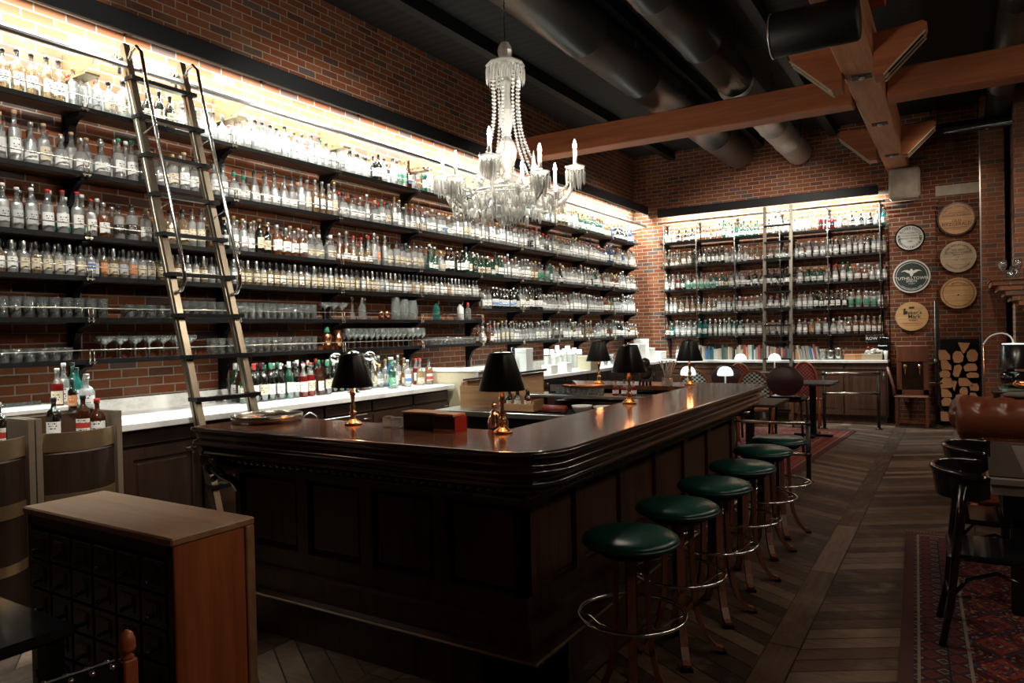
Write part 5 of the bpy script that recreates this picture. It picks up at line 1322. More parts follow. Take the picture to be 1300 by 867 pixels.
# spirits and mixers further along the counter
k2 = 0
for row in range(2):
    y = 5.36+.04*row; n_ = 0
    while y < 5.98:
        lk = pick([('clear',60),('gold',12),('teal',8),('green',8),('dark',8),('amber',4)]); kd = pick(KINDS); lb = pick(LABS); cp = pick(CAPS); n_ += 1
        put_bottle(dict(kind=kd, look=lk, lab=lb, cap=cp, p=(-5.06-.13*row, y, 1.07), rz=rnd.uniform(-.6,.1), s=.98), 'spirit_bottle', f"{LOOK[lk][2]} {SHAPEW[kd]}, {LABW[lb]}, {('inner','outer')[row]} row near beige cabinet, {ordw(n_)} from left", 'bottles near the beige cabinet')
        y += .098
cb = [(5.50,'clear','standard','b_white','c_silver'),(5.60,'clear','tall','b_blue','c_white'),(5.70,'clear','standard','b_blue','c_white'),(5.80,'amber','squat','b_cream','c_cork'),(5.46,'green','whiskey','b_green','c_green'),
      (5.56,'blue','tall','b_white','c_silver'),(5.90,'gold','bell','b_cream','c_red'),(5.98,'red','standard','b_white','c_red'),(6.05,'amber','whiskey','b_red','c_black')]
for i, (y, lk, kd, lb, cp) in enumerate(cb):
    put_bottle(dict(kind=kd, look=lk, lab=lb, cap=cp, p=(-4.80-.12*(i % 2), y, 1.07), rz=-.3, s=.95), 'spirit_bottle', f"{LOOK[lk][2]} {SHAPEW[kd]}, {LABW[lb]}, {ordw(i+1)} near the beige cabinet on the marble counter", 'bottles near the beige cabinet')
# tower bottles
tbz = [(-4.60,2.20,1.02,'dark','whiskey','b_white','c_black','black bottle with white label, left in the bow fronted cabinet well'),(-4.60,2.37,1.02,'brown','whiskey','b_red','c_black','brown bottle with red banded label, middle of the bow fronted cabinet well'),(-4.60,2.455,1.02,'brown','squat','b_white','c_red','squat brown bottle with white label at the right of the cabinet well'),
       (-4.58,1.90,1.02,'dark','whiskey','b_red','c_silver','black bottle with red banded label in the leftmost cabinet well'),(-4.62,1.78,1.02,'amber','squat','b_white','c_cork','squat amber bottle cut by the left picture edge'),
       (-4.88,2.36,1.17,'red','standard','b_cream','c_white','red bottle behind the marble slab on the bow fronted cabinet'),(-4.92,2.42,1.17,'clear','tall','b_white','c_white','clear tall bottle behind the dark bottles on the cabinet top'),
       (-4.86,2.47,1.17,'teal','standard','b_white','c_black','teal bottle on the cabinet top beside the marble counter'),(-4.95,2.49,1.17,'green','tall','b_green','c_black','green tall bottle on the cabinet top by the wall'),(-4.80,2.50,1.17,'clear','squat','b_white','c_silver','clear squat bottle at the right rim of the cabinet top'),(-4.78,2.40,1.17,'dark','small','b_orange','c_black','small black bottle with orange label on the cabinet top')]
for x, y, z, lk, kd, lb, cp, tx in tbz:
    put_bottle(dict(kind=kd, look=lk, lab=lb, cap=cp, p=(x, y, z), rz=-.7, s=.92), 'cabinet_bottle', tx, 'bottles on the bow fronted cabinets')

# ================================================================ GLASSES
def glass_meshes():
    t = MB().lathe([(0,.0),(.030,0),(.032,.004),(.0375,.092),(.0362,.092),(.0305,.012),(0,.012)], 14, cap=False)
    hb = MB().lathe([(0,.0),(.028,0),(.030,.004),(.036,.14),(.0348,.14),(.0285,.012),(0,.012)], 14, cap=False)
    w = MB().lathe([(0,0),(.034,0),(.033,.003),(.006,.008),(.0042,.02),(.0042,.085),(.010,.094),(.036,.125),(.040,.155),(.034,.205),(.0330,.205),(.039,.155),(.034,.126),(0,.098)], 16, cap=False)
    c = MB().lathe([(0,0),(.034,0),(.033,.003),(.006,.008),(.0042,.02),(.0042,.095),(.008,.102),(.050,.135),(.056,.165),(.0550,.165),(.049,.136),(0,.106)], 16, cap=False)
    return t, hb, w, c
tm, hm, wm, cm = glass_meshes()
GM = {'tumbler': tm.mesh('tumbler', 'tumbler'), 'highball_glass': hm.mesh('highball_glass', 'tumbler'), 'wine_glass': wm.mesh('wine_glass', 'tumbler'), 'coupe_glass': cm.mesh('coupe_glass', 'tumbler')}
def put_glass(kind, x, y, z, label, group, flip=False, s=1.0):
    o = bpy.data.objects.new(kind, GM[kind]); COL.objects.link(o); o.location = (x, y, z); o.scale = (s,)*3
    if flip: o.rotation_euler = (pi, 0, 0); o.location.z += {'tumbler':.092,'highball_glass':.14,'wine_glass':.205,'coupe_glass':.165}[kind]*s
    return tag(o, label, 'glass', group)
def glass_run(kind, y0, y1, z, sp, rows, shelfname, gname, xr=.075, s=1.0, stack=1, base='ladder', x0=-5.19):
    H = {'tumbler':.094,'highball_glass':.142,'wine_glass':.206,'coupe_glass':.166}[kind]*s
    word = {'tumbler':'clear tumbler','highball_glass':'tall clear tumbler','wine_glass':'stemmed wine glass','coupe_glass':'shallow coupe glass'}[kind]
    n = int((y1-y0)/sp)
    rn = ['front row', 'middle row', 'back row'] if rows == 3 else ['front row', 'back row']
    for r_ in range(rows):
        for i in range(n):
            for st in range(stack):
                lv = '' if stack == 1 else (' lower' if st == 0 else ' upper')
                put_glass(kind, x0-r_*xr+rnd.uniform(-.003,.003), y0+(i+.5)*sp+(sp*.3 if r_ % 2 else 0), z+st*H, f'{word} on the {shelfname}, {rn[r_]}{lv}, {ordw(i+1)} from {base}', gname, s=s)
G5, G6 = SHZ[5], SHZ[6]
glass_run('highball_glass', 2.15, 2.92, G5, .080, 2, 'fifth shelf', 'tall tumblers left of the ladder', base='its left end')
glass_run('tumbler', 2.98, 3.40, G5, .082, 2, 'fifth shelf', 'tumblers between the ladder rails', base='left ladder rail', s=1.1)
glass_run('highball_glass', 3.44, 4.85, G5, .078, 3, 'fifth shelf', 'tall tumblers right of the ladder', base='right ladder rail', xr=.07)
glass_run('coupe_glass', 4.90, 5.25, G5, .115, 1, 'fifth shelf', 'coupes on the fifth shelf', base='second bracket right of ladder')
glass_run('tumbler', 2.15, 2.66, G6, .078, 3, 'lowest shelf', 'tumblers at the left of the lowest shelf', base='its left end', stack=1, xr=.075)
glass_run('coupe_glass', 2.78, 3.62, G6, .112, 2, 'lowest shelf', 'coupes on the lowest shelf', base='first bracket', xr=.105)
glass_run('tumbler', 3.68, 4.86, G6, .078, 2, 'lowest shelf', 'stacked tumblers right of the ladder', base='right ladder rail', stack=2, xr=.08, s=.72)
glass_run('wine_glass', 5.22, 6.48, G6, .084, 2, 'lowest shelf', 'wine glasses on the lowest shelf', base='the copper cups', xr=.09)
glass_run('tumbler', 6.55, 7.5, G6, .078, 2, 'lowest shelf', 'low tumblers right of the wine glasses', base='the wine glasses', stack=1, xr=.08)
# red glasses
M['redglass'] = thin_glass('red_glass', (.8,.12,.10), (.5,.03,.03), .5)
for i, (y, tx) in enumerate(((2.86,'small red glass on the fifth shelf just left of the ladder'),(3.12,'red tumbler on the fifth shelf between the ladder rails'),(4.02,'red tumbler on the fifth shelf right of the ladder'))):
    o = put_glass('tumbler', -5.165, y, G5, tx, None); o.location.x = -5.27; o.material_slots[0].link = 'OBJECT'; o.material_slots[0].material = M['redglass']
# bar tools on the fifth shelf
def simple(name, loc, label, cat, parts, group=None, rz=0):
    o = empty(name, loc, rz, label, cat, group)
    for pn, mb, mt_ in parts: mb.build(pn, mt_, o)
    return o
simple('cocktail_shaker', (-5.22,5.50,G5), 'tall clear mixing bottle with silver neck on the fifth shelf', 'shaker', [('body', MB().lathe([(0,0),(.035,0),(.04,.01),(.04,.12),(.015,.17),(.012,.22),(0,.22)],16,cap=False),'glass'),('cap',MB().lathe([(0,.21),(.014,.21),(.01,.25),(0,.25)],10),'chrome')])
for i, y in enumerate((5.42, 5.60)): simple('glass_cruet', (-5.28,y,G5), ['left','right'][i]+' slim glass cruet standing behind the silver neck bottle', 'cruet', [('body', MB().lathe([(0,0),(.03,0),(.034,.02),(.012,.09),(.008,.20),(0,.2)],14,cap=False),'glass'),('stopper',MB().sphere((0,0,.22),.018,10,6),'crystal')])
for i, y in enumerate((5.76, 5.85)): simple('copper_cup', (-5.2,y,G5), ['left','right'][i]+' of two small copper cups on the fifth shelf', 'cup', [('bowl', MB().lathe([(0,0),(.024,0),(.032,.06),(.034,.10),(.032,.10),(.022,.006),(0,.006)],16,cap=False),'copper')])
for i, (y,h,r_) in enumerate(((6.02,.25,.05),(6.16,.23,.055),(6.30,.22,.06))): simple('glass_pitcher', (-5.22,y,G5), ['narrow','middle','widest'][i]+' of three clear glass pitchers on the fifth shelf', 'pitcher', [('vessel', MB().lathe([(0,0),(r_,0),(r_*1.05,.01),(r_,h*.6),(r_*.9,h),(r_*.86,h),(r_*.94,h*.6),(r_*.95,.015),(0,.015)],18,cap=False),'glass'),('pour_handle',MB().tube([(0,r_,h*.85),(0,r_+.04,h*.75),(0,r_+.04,h*.4),(0,r_,h*.25)],.006,6),'glass')])
simple('decanter', (-5.2,6.72,G5), 'small teal topped siphon on the fifth shelf', 'siphon', [('body', MB().lathe([(0,0),(.045,0),(.045,.02),(.04,.14),(.02,.18),(.012,.2),(0,.2)],16),'g_teal'),('head',MB().box(-.015,.04,-.012,.012,.19,.23,bev=.004),'chrome')])
simple('decanter', (-5.2,7.20,G5), 'white soda siphon on the fifth shelf beside a red one', 'siphon', [('body', MB().lathe([(0,0),(.04,0),(.042,.15),(.02,.18),(.012,.2),(0,.2)],16),'white'),('head',MB().box(-.015,.04,-.012,.012,.19,.23,bev=.004),'chrome')])
simple('decanter', (-5.2,7.36,G5), 'red and clear siphon at the right end of the fifth shelf', 'siphon', [('body', MB().lathe([(0,0),(.04,0),(.042,.13),(.02,.16),(.012,.18),(0,.18)],16),'g_clear'),('head',MB().lathe([(0,.17),(.02,.17),(.016,.22),(0,.23)],10),'c_red')])
simple('copper_shaker', (-5.22,5.00,G6), 'green topped copper shaker beside the wine glasses', 'shaker', [('body', MB().lathe([(0,0),(.035,0),(.045,.14),(.03,.17),(0,.17)],16),'copper'),('lid',MB().lathe([(0,.17),(.03,.17),(.022,.22),(0,.23)],14),'c_green')])
simple('copper_shaker', (-5.20,5.13,G6), 'tall plain copper cup at the left of the wine glasses', 'cup', [('body', MB().lathe([(0,0),(.034,0),(.042,.19),(.039,.19),(.03,.01),(0,.01)],16,cap=False),'copper')])
# tumblers drying on the left cabinet
for i in range(7): put_glass('tumbler', -5.12, 2.10+i*.042, 1.17, f'upturned glass on the left cabinet top, {ordw(i+1)} from the left', 'upturned glasses on the cabinet', True, .6)
# glassware on the brick mantel
for i, (x, y, k_) in enumerate(((.62,11.9,'tumbler'),(.72,11.95,'wine_glass'),(.82,11.88,'tumbler'),(.92,11.95,'highball_glass'),(.68,12.1,'highball_glass'),(1.02,11.9,'tumbler'),(.55,12.0,'wine_glass'),(.85,12.1,'wine_glass'))):
    put_glass(k_, x, y, 2.185, f'clear glass on the brick mantel at the right, {ordw(i+1)} in the cluster', 'glasses on the brick mantel', s=1.3)

# ================================================================ THINGS ON THE BAR
simple('silver_tray', (-3.40,2.78,1.12), 'round silver tray with a raised pierced rim on the left end of the bar', 'tray',
 [('tray_plate', MB().lathe([(0,.004),(.185,.004),(.19,.008),(.19,.0),(0,.0)][::-1],40),'chrome'),('gallery_rim', MB().lathe([(.188,.0),(.195,.0),(.200,.042),(.194,.045),(.188,.042),(.185,.006)],48,cap=False),'nickel')])
M['ice'] = thin_glass('cube_glass', (.95,.97,.96), (.9,.93,.91), .35, .04, .9)
for i, (x, y) in enumerate(((-2.545,2.86),(-2.47,2.845))):
    simple('square_tumbler', (x,y,1.12), ['left','right'][i]+' square cut glass candle cube on the front bar', 'glass', [('cube_body', MB().box(-.026,.026,-.026,.026,0,.055,bev=.006),'ice'),('rim',MB().lathe([(.020,.052),(.022,.056),(.018,.057),(.016,.02)],14,cap=False),'ice')], 'cut glass cubes on the front bar', rz=.3)
o = simple('menu_box', (-2.36,2.95,1.12), 'dark wooden menu box with a brown lid on the front bar', 'box', [('box_body', MB().box(-.11,.11,-.05,.05,0,.075,bev=.004),'dark_wood'),('lid',MB().box(-.115,.115,-.055,.055,.075,.088,bev=.003),'box_wood'),('corner_bracket',MB().box(.09,.113,-.053,-.048,.0,.075),'red')])
o.location = (-2.33, 2.90, 1.12)
o = simple('napkin_caddy', (-2.20,2.86,1.12), 'dark wooden box with a red and silver end on the front bar', 'box', [('box_body', MB().box(-.07,.05,-.05,.05,0,.075,bev=.004),'bar_wood'),('lid',MB().box(-.072,.052,-.052,.052,.075,.086),'box_wood'),('red_end',MB().box(.05,.062,-.05,.05,0,.07),'red'),('chrome_foot',MB().box(-.07,.06,-.055,-.05,0,.012),'chrome')])
o.location = (-2.15, 2.875, 1.12)
for i, x in enumerate((-1.985, -1.955)):
    simple('bar_shaker', (x,3.02+.02*i,.98), ['left','right'][i]+' slim chrome shaker tin behind the front corner lamp', 'shaker', [('tin', MB().lathe([(0,0),(.024,0),(.034,.15),(.036,.17),(.025,.21),(.018,.23),(0,.24)],20),'chrome'),('cap',MB().lathe([(0,.24),(.014,.24),(.012,.27),(0,.275)],12),'chrome')], 'shaker tins behind the corner lamp')
# bronze statue, straw jar, tray of shot glasses on the far bar
o = empty('bronze_figurine', (-2.33, 5.98, 1.12), 0, 'dark round bronze figurine on feet, standing on the far bar', 'figurine')
MB().sphere((0,0,.11),.062,18,12,sc=(1,.8,1.1)).sphere((0,-.01,.19),.045,14,10).sphere((-.05,-.02,.15),.028,10,6).sphere((.05,-.02,.15),.028,10,6).build('figure_body','iron',o)
for x in (-.045,-.015,.015,.045): MB().tube([(x,-.01,.06),(x*1.1,-.02,.0)],.010,6).build('foot','iron',o)
MB().sphere((0,-.05,.19),.016,8,6).sphere((-.02,-.055,.16),.012,8,6).sphere((.022,-.055,.13),.014,8,6).build('face_relief','iron',o)
o = empty('straw_jar', (-2.14, 6.0, 1.12), 0, 'clear jar of splayed glass straws on the far bar beside the figurine', 'jar')
MB().lathe([(0,0),(.04,0),(.045,.01),(.045,.06),(.043,.06),(.043,.012),(0,.012)],18,cap=False).build('jar','glass',o)
for k in range(16):
    a = rnd.uniform(0,6.28); r1 = .02; r2 = rnd.uniform(.05,.10); MB().tube([(r1*cos(a+2),r1*sin(a+2),.01),(r2*cos(a),r2*sin(a)*.6,.21)],.0035,5).build('straw','crystal',o)
o = empty('glass_tray', (-2.78, 5.66, 1.05), 0, 'round pink edged tray over a row of small shot glasses behind the bar', 'tray')
MB().lathe([(0,.075),(.21,.075),(.215,.082),(.21,.086),(0,.080)],36,sy=.5).build('tray_plate','copper',o)
for i in range(9): put_glass('tumbler', -3.0+i*.052, 5.60, 1.052, f'small shot glass under the pink edged tray, {ordw(i+1)} from the left', 'shot glasses behind the bar', s=.66)
for i, (x, tx) in enumerate(((-2.46,'left'),(-2.38,'middle'),(-2.30,'right'))): put_bottle(dict(kind='squat', look='red', lab='b_white', cap='c_red', p=(x,5.62,1.05), rz=-1.2, s=.52), 'syrup_bottle', f'{tx} small red syrup bottle beside the halfway bar lamp', 'red syrup bottles behind the bar', 'bottle')
# underbar
simple('steel_shelf', (-2.65,5.66,0), 'raised stainless shelf behind the bar holding the shot glasses', 'shelf', [('shelf_plate', MB().box(-.62,.72,-.14,.16,1.025,1.05,bev=.003),'steel'),('support', MB().box(-.6,-.57,-.1,.14,.90,1.025).box(.67,.70,-.1,.14,.90,1.025),'steel')])
simple('steel_worktop', (-3.1,5.56,0), 'stainless steel work counter inside the far side of the bar', 'counter', [('worktop', MB().box(-1.05,1.15,-.26,.26,.855,.90,bev=.004),'steel'),('cabinet_body',MB().box(-1.0,1.1,-.2,.24,0,.855),'black'),('tap_handle',MB().tube([(.25,-.22,.86),(.25,-.24,.80)],.01,6).tube([(.38,-.22,.86),(.38,-.24,.80)],.01,6),'chrome')])
simple('steel_worktop', (-2.08,4.3,0), 'dark sink counter hidden along the inside of the right bar', 'counter', [('worktop', MB().box(-.2,.2,-1.0,1.0,.83,.86,bev=.004),'steel'),('cabinet_body',MB().box(-.18,.2,-.98,.98,0,.83),'black')])
o = empty('wooden_hutch', (-3.72, 5.62, .90), 0, 'pale plywood hutch with a sloping dark top behind the front corner lamp', 'hutch')
MB().box(-.35,.22,-.02,.0,.0,.20).prism([(-.35,0),(.50,0),(.50,.34),(-.35,.24)],.10,.12,'y').box(-.35,-.33,0,.1,0,.24).build('side_board','box_wood',o)
MB().prism([(-.37,.24),(.52,.345),(.52,.365),(-.37,.26)],.06,.14,'y').build('top_board','dark_wood',o)
o = empty('bitters_box', (-3.28, 5.46, .90), 0, 'open wooden box of small bitters bottles on the steel counter', 'box')
MB().box(-.17,.16,-.10,-.085,0,.075).box(-.17,.16,.085,.10,0,.16).box(.145,.16,-.085,.085,0,.11).box(-.17,.16,-.1,.1,0,.012).build('box_body','box_wood',o)
MB().prism([(-.10,.0),(.10,.0),(.10,.16),(-.10,.08)],-.185,-.17,'x').build('side_board','bar_wood',o)
for i, (x, y, lk) in enumerate(((-3.40,5.42,'dark'),(-3.35,5.48,'brown'),(-3.30,5.41,'clear'),(-3.25,5.48,'dark'),(-3.20,5.42,'red'),(-3.38,5.52,'brown'),(-3.28,5.53,'dark'))):
    put_bottle(dict(kind='small', look=lk, lab='b_white' if i % 2 else 'b_cream', cap='c_black', p=(x,y,.912), rz=-1.3, s=.85), 'bitters_bottle', f'small {LOOK[lk][2]} bitters bottle in the open wooden box, {ordw(i+1)} one', 'bitters bottles in the wooden box')
simple('red_cloth', (-2.95,5.44,.90), 'rolled dark red cloth under the steel shelf', 'cloth', [('folded_roll', MB().tube([(-.11,0,.035),(.11,0,.035)],.035,12),'red')])
for i, x in enumerate((-2.70,-2.50)): simple('white_bowl', (x,5.46,.90), ['left','right'][i]+' white bowl tucked under the steel shelf', 'bowl', [('bowl', MB().lathe([(0,0),(.05,0),(.085,.06),(.09,.075),(.083,.075),(.05,.01),(0,.01)],24,cap=False),'white')], 'white bowls under the shelf')
o = empty('cash_register', (-3.0,5.74,1.05), 0, 'black slanted card terminal behind the wooden box', 'terminal'); MB().prism([(-.1,0),(.1,0),(.1,.03),(-.1,.12)],-.12,.12,'x').build('body','blackgloss',o); MB().box(-.1,.1,-.105,-.1,.02,.08).build('screen','slate',o)
# beer tap: chrome lobed tee
o = empty('beer_tap', (-4.78, 4.90, 1.07), 0, 'polished chrome three lobed beer tap tower on the marble counter', 'tap')
MB().lathe([(0,0),(.06,0),(.06,.01),(.032,.03),(.022,.08),(.028,.16),(.022,.24),(.03,.28),(0,.28)],20).build('column','chrome',o)
m = MB()
for y, r_ in ((-.22,.052),(0,.068),(.22,.052)): m.sphere((0,y,.34),r_,18,12,sc=(.85,1.35,.9))
m.tube([(0,-.22,.34),(0,.22,.34)],.028,12); m.build('lobed_head','chrome',o)
for y in (-.22, 0, .22): 
    MB().tube([(.05,y,.33),(.085,y,.32),(.09,y,.26)],.012,8).build('spout','chrome',o); MB().tube([(.06,y,.30),(.075,y,.16),(.07,y,.10)],.016,8,r2=.01).build('tap_handle','brass' if y else 'blackgloss',o)
simple('sink_faucet', (-4.42,4.2,.80), 'small chrome faucet and rail below the marble counter edge', 'faucet', [('spout', MB().tube([(0,-.25,.06),(0,-.25,.16),(.03,-.2,.2),(.06,-.16,.17),(.06,-.16,.1)],.009,8),'chrome'),('rail',MB().tube([(.03,-.1,.12),(.03,.45,.12)],.008,8),'chrome')])
# taps / draft handle on the beige cabinet
o = empty('draft_tap', (-4.35,7.08,1.07), 0, 'black handled draft tap right of the beige cabinet', 'tap'); MB().tube([(0,0,0),(0,0,.14)],.02,10).build('column','steel',o); MB().tube([(.0,-.04,.14),(0,-.05,.36)],.022,8,r2=.03).build('tap_handle','blackgloss',o); MB().tube([(0,0,.12),(0,-.1,.12),(0,-.11,.06)],.012,8).build('spout','chrome',o)
# white goods along the far counter
def box_thing(name, loc, sx, sy, sz, label, mat='paper', cat='box', lid=True, rz=0):
    o = empty(name, loc, rz, label, cat); MB().box(-sx/2,sx/2,-sy/2,sy/2,0,sz*.85 if lid else sz,bev=.003).build('box_body',mat,o)
    if lid: MB().box(-sx/2-.003,sx/2+.003,-sy/2-.003,sy/2+.003,sz*.85,sz,bev=.003).build('lid',mat,o)
    return o
box_thing('plate_cover', (-4.45,7.45,1.07), .16,.16,.34, 'tall pale bluish storage box right of the front corner lamp', 'white')
box_thing('plate_cover', (-4.6,7.25,1.07), .2,.14,.30, 'white storage box behind the tall pale box', 'paper')
box_thing('carton', (-4.40,8.0,1.07), .14,.18,.11, 'small white carton left on the far marble counter', 'paper')
box_thing('carton', (-4.42,8.45,1.07), .14,.16,.12, 'small white carton beside the cup stacks on the far counter', 'white')
box_thing('carton', (-4.35,9.0,1.07), .2,.22,.19, 'cream carton in front of the stacked cups', 'cream')
for i in range(6):
    for j in range(2):
        o = empty('cup_stack', (-4.75-.11*j, 8.75+i*.16, 1.07), 0, f'white paper cup stack, far marble counter, {ordw(i+1)} from left, {"front" if j==0 else "back"} row', 'cups', 'stacks of white cups')
        m = MB()
        for q in range(9): m.lathe([(.034,.022*q),(.042,.022*q+.028),(.044,.022*q+.030),(.040,.022*q+.031)],12,cap=False)
        m.lathe([(.028,0),(.034,.02)],12); m.lathe([(.040,.222),(.034,.31),(0,.31)],12,cap=False).build('nested_cups','white',o)
        o.scale = (rnd.uniform(.85,1.1),)*2+(rnd.uniform(.62,1.12),)
for i,(y,w,h) in enumerate(((10.6,.22,.05),(11.3,.3,.30),(11.75,.26,.22),(12.3,.3,.14))):
    box_thing('napkin_box', (-4.55,y,1.07), .2,w,h, ['flat white box on the counter behind the fourth lamp','tall white box near the corner of the long wall','white napkin box between the corner boxes','low wide white box in the corner of the counters'][i], 'paper')
for i, y in enumerate((9.9,10.15,10.4,10.9,11.05)): put_glass('highball_glass', -4.6, y, 1.07, f'clear tall glass on the far marble counter, {ordw(i+1)} past the cup stacks', 'glasses past the cup stacks')
box_thing('napkin_box', (-4.95,13.1,1.03), .4,.26,.13, 'long low white box at the left end of the back counter', 'paper')
box_thing('white_bin', (-5.1,12.9,1.07), .22,.22,.36, 'tall white bin in the corner beside the long wall', 'white')

# ================================================================ BOOKS ON THE BACK COUNTER
BC = [((.26,.25,.23),'grey'),((.40,.34,.24),'cream'),((.30,.05,.04),'dark red'),((.03,.12,.11),'dark green'),((.05,.15,.30),'blue'),((.06,.05,.05),'black'),((.28,.14,.06),'brown'),((.45,.45,.43),'white'),((.10,.38,.30),'sea green'),((.45,.20,.08),'orange brown')]
for i, (c, n_) in enumerate(BC): M['book%d' % i] = plain('book_cover_'+n_.replace(' ', '_'), c, .6)
x = -4.20; nb = 0; seg_names = [(-3.38,'left of the third upright'),(-2.72,'left of the back ladder'),(-2.36,'between the back ladder rails'),(-1.8,'right of the back ladder')]
cntr = {}
while x < -1.98:
    t = rnd.uniform(.018,.045); h = rnd.uniform(.18,.27); d = rnd.uniform(.13,.18); ci = rnd.choice([0,0,1,1,1,2,2,3,4,5,5,6,7,7,8,9]); lean = 0
    if -2.36 < x: lean = RD(-10)
    if -3.45 < x < -3.38: x = -3.37
    if ci == 8 and not (-3.0 < x < -2.9 or -2.5 < x < -2.3): ci = 7
    sn = next(n_ for lim, n_ in seg_names if x < lim); cntr[sn] = cntr.get(sn, 0)+1
    o = empty('book', (x+t/2, 13.10, 1.03), 0, f'{BC[ci][1]} book on back counter, {sn}, {ordw(cntr[sn])} from left', 'book', 'books on the back counter')
    if lean: o.rotation_euler = (0, lean, 0); o.location.z = 1.03+sin(-lean)*t/2
    MB().box(-t/2,-t/2+.003,-d/2,d/2,0,h).box(t/2-.003,t/2,-d/2,d/2,0,h).box(-t/2,t/2,-d/2-.002,-d/2+.002,0,h).build('cover','book%d'%ci,o)
    MB().box(-t/2+.003,t/2-.003,-d/2+.004,d/2-.004,.004,h-.006).build('pages','paper',o)
    x += t+.003+(.004 if lean else 0)
put_bottle(dict(kind='whiskey', look='clear', lab='b_white', cap='c_black', p=(-4.45,13.1,1.03), rz=-pi/2, s=1.0), 'lone_bottle', 'clear bottle with white label at the left of the back counter books', None)
for i,(x,h,m_) in enumerate(((-1.93,.18,'glass'),(-1.80,.16,'steel'),(-1.68,.20,'steel'))): simple('metal_pitcher', (x,13.05,1.03), ['clear glass jug right of the leaning books','small steel pitcher right of the glass jug','taller steel ice bucket left of the brown carton'][i], 'pitcher', [('vessel', MB().lathe([(0,0),(.045,0),(.06,h*.4),(.045,h*.8),(.06,h),(.055,h),(.04,h*.8),(.05,.01),(0,.01)],18,cap=False),m_),('pour_handle',MB().tube([(.05,0,h*.85),(.09,0,h*.7),(.06,0,h*.3)],.006,6),m_)])
box_thing('brown_carton', (-1.50,13.0,1.03), .16,.14,.095, 'small brown cardboard carton on the back counter', 'cardboard')
box_thing('orange_carton', (-1.37,13.0,1.03), .10,.14,.095, 'small orange printed carton beside the brown carton', 'book9')
o = empty('cup_box', (-1.19,13.02,1.03), 0, 'long pale box heaped with white cups at the right of the back counter', 'box'); MB().box(-.14,.17,-.09,.09,0,.10,bev=.004).build('box_body','cream',o)
m = MB()
for k in range(26): m.lathe([(0,0),(.018,0),(.026,.035),(.022,.035),(0,.01)],9,T=Matrix.Translation((rnd.uniform(-.11,.13),rnd.uniform(-.06,.06),.10+rnd.uniform(0,.055))) @ Matrix.Rotation(rnd.uniform(0,3),4,'X'),cap=False)
tag(m.build('heaped_cups','white',o), kind='stuff')
MB().sphere((-.04,.02,.19),.03,10,6).sphere((.02,.03,.18),.025,8,6).build('red_fruit','red',o)
o = empty('coffee_machine', (-1.07,13.14,1.03), 0, 'black coffee maker with a round white badge at the counter end', 'machine'); o.location = (-1.02,13.12,1.03); MB().box(-.09,.09,-.08,.1,0,.24,bev=.02).box(-.05,.09,-.06,.08,.24,.36,bev=.01).build('body','blackgloss',o); MB().lathe([(0,0),(.042,0),(.042,.006),(0,.008)],24,T=Matrix.Translation((-.02,-.08,.12)) @ Matrix.Rotation(pi/2,4,'X')).build('badge','paper',o)
text_mesh([('U', .06, -.02, .095, 'c', 0, 2)], 'ink', o, T=Matrix.Translation((0, -.0905, 0)))
simple('paper_roll', (-.97,12.97,1.03), 'pale upright paper roll at the right end of the back counter', 'roll', [('roll_body', MB().lathe([(0,0),(.025,0),(.03,.15),(0,.15)],14),'white')])
o = empty('hanging_sign', (-1.14,13.12,1.40), 0, 'small dark framed sign hanging under the lowest back shelf', 'sign'); MB().box(-.13,.13,0,.012,-.075,.03).build('board','black',o); MB().box(-.135,.135,-.004,.002,.03,.037).box(-.135,.135,-.004,.002,-.082,-.075).box(-.135,-.128,-.004,.002,-.08,.035).box(.128,.135,-.004,.002,-.08,.035).build('frame','nickel',o)
text_mesh([('ROW 14', .07, 0, -.045, 'c', 0, 2)], 'ink_white', o, T=Matrix.Translation((0, -.003, 0)))

# ================================================================ AMBIENT LIGHTS: TRACK LAMPS AND ADDED FILL
WW = (1,.95,.85)
for nm, p, t, e, an in (('track_lamp_wall',(-2.3,1.5,4.6),(-5.3,3.2,2.5),400,72),('track_lamp_wall',(-2.3,4.6,4.4),(-5.3,5.2,2.5),410,72),('track_lamp_wall',(-2.6,7.6,4.0),(-5.3,8.2,2.4),380,72),('track_lamp_wall',(-2.6,10.4,4.0),(-5.2,11.6,2.4),380,72),
    ('track_lamp_back',(-2.2,10.0,4.2),(-2.8,13.3,2.3),380,76)): spot(nm, p, t, e, WW, an)
spot('track_lamp_sign', (.0, 10.3, 4.3), (-.2, 13.3, 2.4), 60, (1,.80,.60), 60)
spot('fill_front', (.9, 2.3, 3.3), (-2.6, 1.7, .6), 46, WARM, 30)  # unseen fill added for the card catalog top and side
spot('fill_tower', (-2.6, 1.0, 3.6), (-4.6, 2.2, 1.0), 26, (1,.85,.65), 50)  # added fill that brightens the bow fronted cabinets
spot('fill_side', (1.9, 1.2, 3.8), (.3, 5.0, .7), 26, (1,.82,.65), 70)  # unseen fill added over the right hand table
spot('fill_sofa', (1.2, 5.2, 4.2), (.8, 7.2, .9), 45, (1,.80,.62), 60)  # fill light added for the sofa, no fixture there
spot('fill_aisle', (.9, 9.6, 4.0), (-.3, 10.6, .0), 90, (1,.82,.65), 85)  # added fill to light the aisle floor
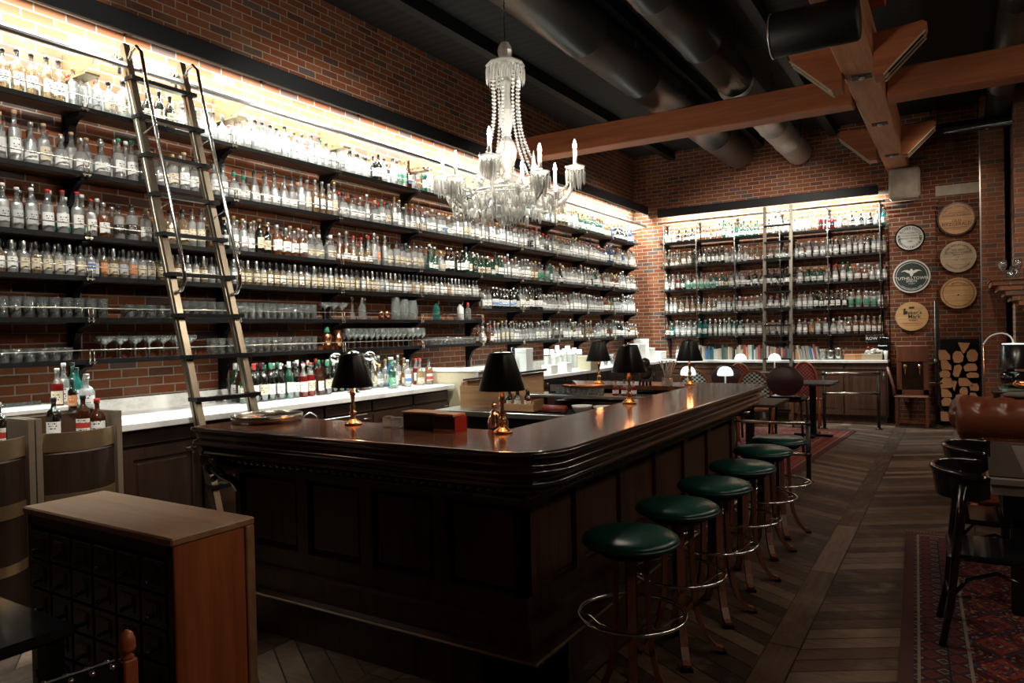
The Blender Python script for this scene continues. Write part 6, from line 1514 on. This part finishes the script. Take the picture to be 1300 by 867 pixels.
spot('fill_mantel', (2.2, 9.6, 4.2), (1.2, 12.4, 2.6), 60, (1,.84,.70), 60)  # fill added to lift the dark chimney and mantel brick
for y, e in ((1.5, 10), (5.0, 18), (9.0, 36)):
    area('fill_panel', (2.4, y, 4.2), .3, 3.0, e*1.2, (1,.85,.68), (0, RD(22), 0))  # unseen panels added for fill and streak highlights on bar edge and stools
spot('fill_corner', (-3.4, 11.0, 4.2), (-5.1, 13.4, 2.3), 120, WW, 50)  # added fill that brightens the brick in the far corner
wd = bpy.data.worlds.new('room_air'); SC.world = wd; wd.use_nodes = True
bg = wd.node_tree.nodes['Background']; bg.inputs[0].default_value = (.8,.9,1,1); bg.inputs[1].default_value = .0

# ================================================================ CAMERA
cam = bpy.data.cameras.new('camera'); cam.sensor_width = 36; cam.lens = 911.474/1300*36; cam.clip_start = .05; cam.clip_end = 60
co = bpy.data.objects.new('camera', cam); COL.objects.link(co)
def cam_axes(yaw, pit, rol):
    f = Vector((sin(yaw)*cos(pit), cos(yaw)*cos(pit), sin(pit))); r0 = Vector((cos(yaw), -sin(yaw), 0)); u0 = r0.cross(f)
    r = r0*cos(rol)+u0*sin(rol); u = r.cross(f); return r, u, f
r, u, f = cam_axes(-0.5546040221703777, -0.01209298294372202, -0.022144155476652674)
co.matrix_world = Matrix(((r.x,u.x,-f.x,0),(r.y,u.y,-f.y,0),(r.z,u.z,-f.z,1.6),(0,0,0,1)))
SC.camera = co
SC.view_settings.view_transform = 'Standard'; SC.view_settings.look = 'None'; SC.view_settings.gamma = 1; SC.view_settings.use_curve_mapping = False
SC.view_settings.exposure = EXPO
c = SC.cycles
c.use_denoising = True
try: c.denoiser = 'OPENIMAGEDENOISE'
except Exception: pass
c.max_bounces = 6; c.diffuse_bounces = 3; c.glossy_bounces = 4; c.transmission_bounces = 2; c.transparent_max_bounces = 28; c.sample_clamp_indirect = 4.0; c.sample_clamp_direct = 0
c.caustics_reflective = False; c.caustics_refractive = False; c.use_light_tree = True; c.blur_glossy = 1.0
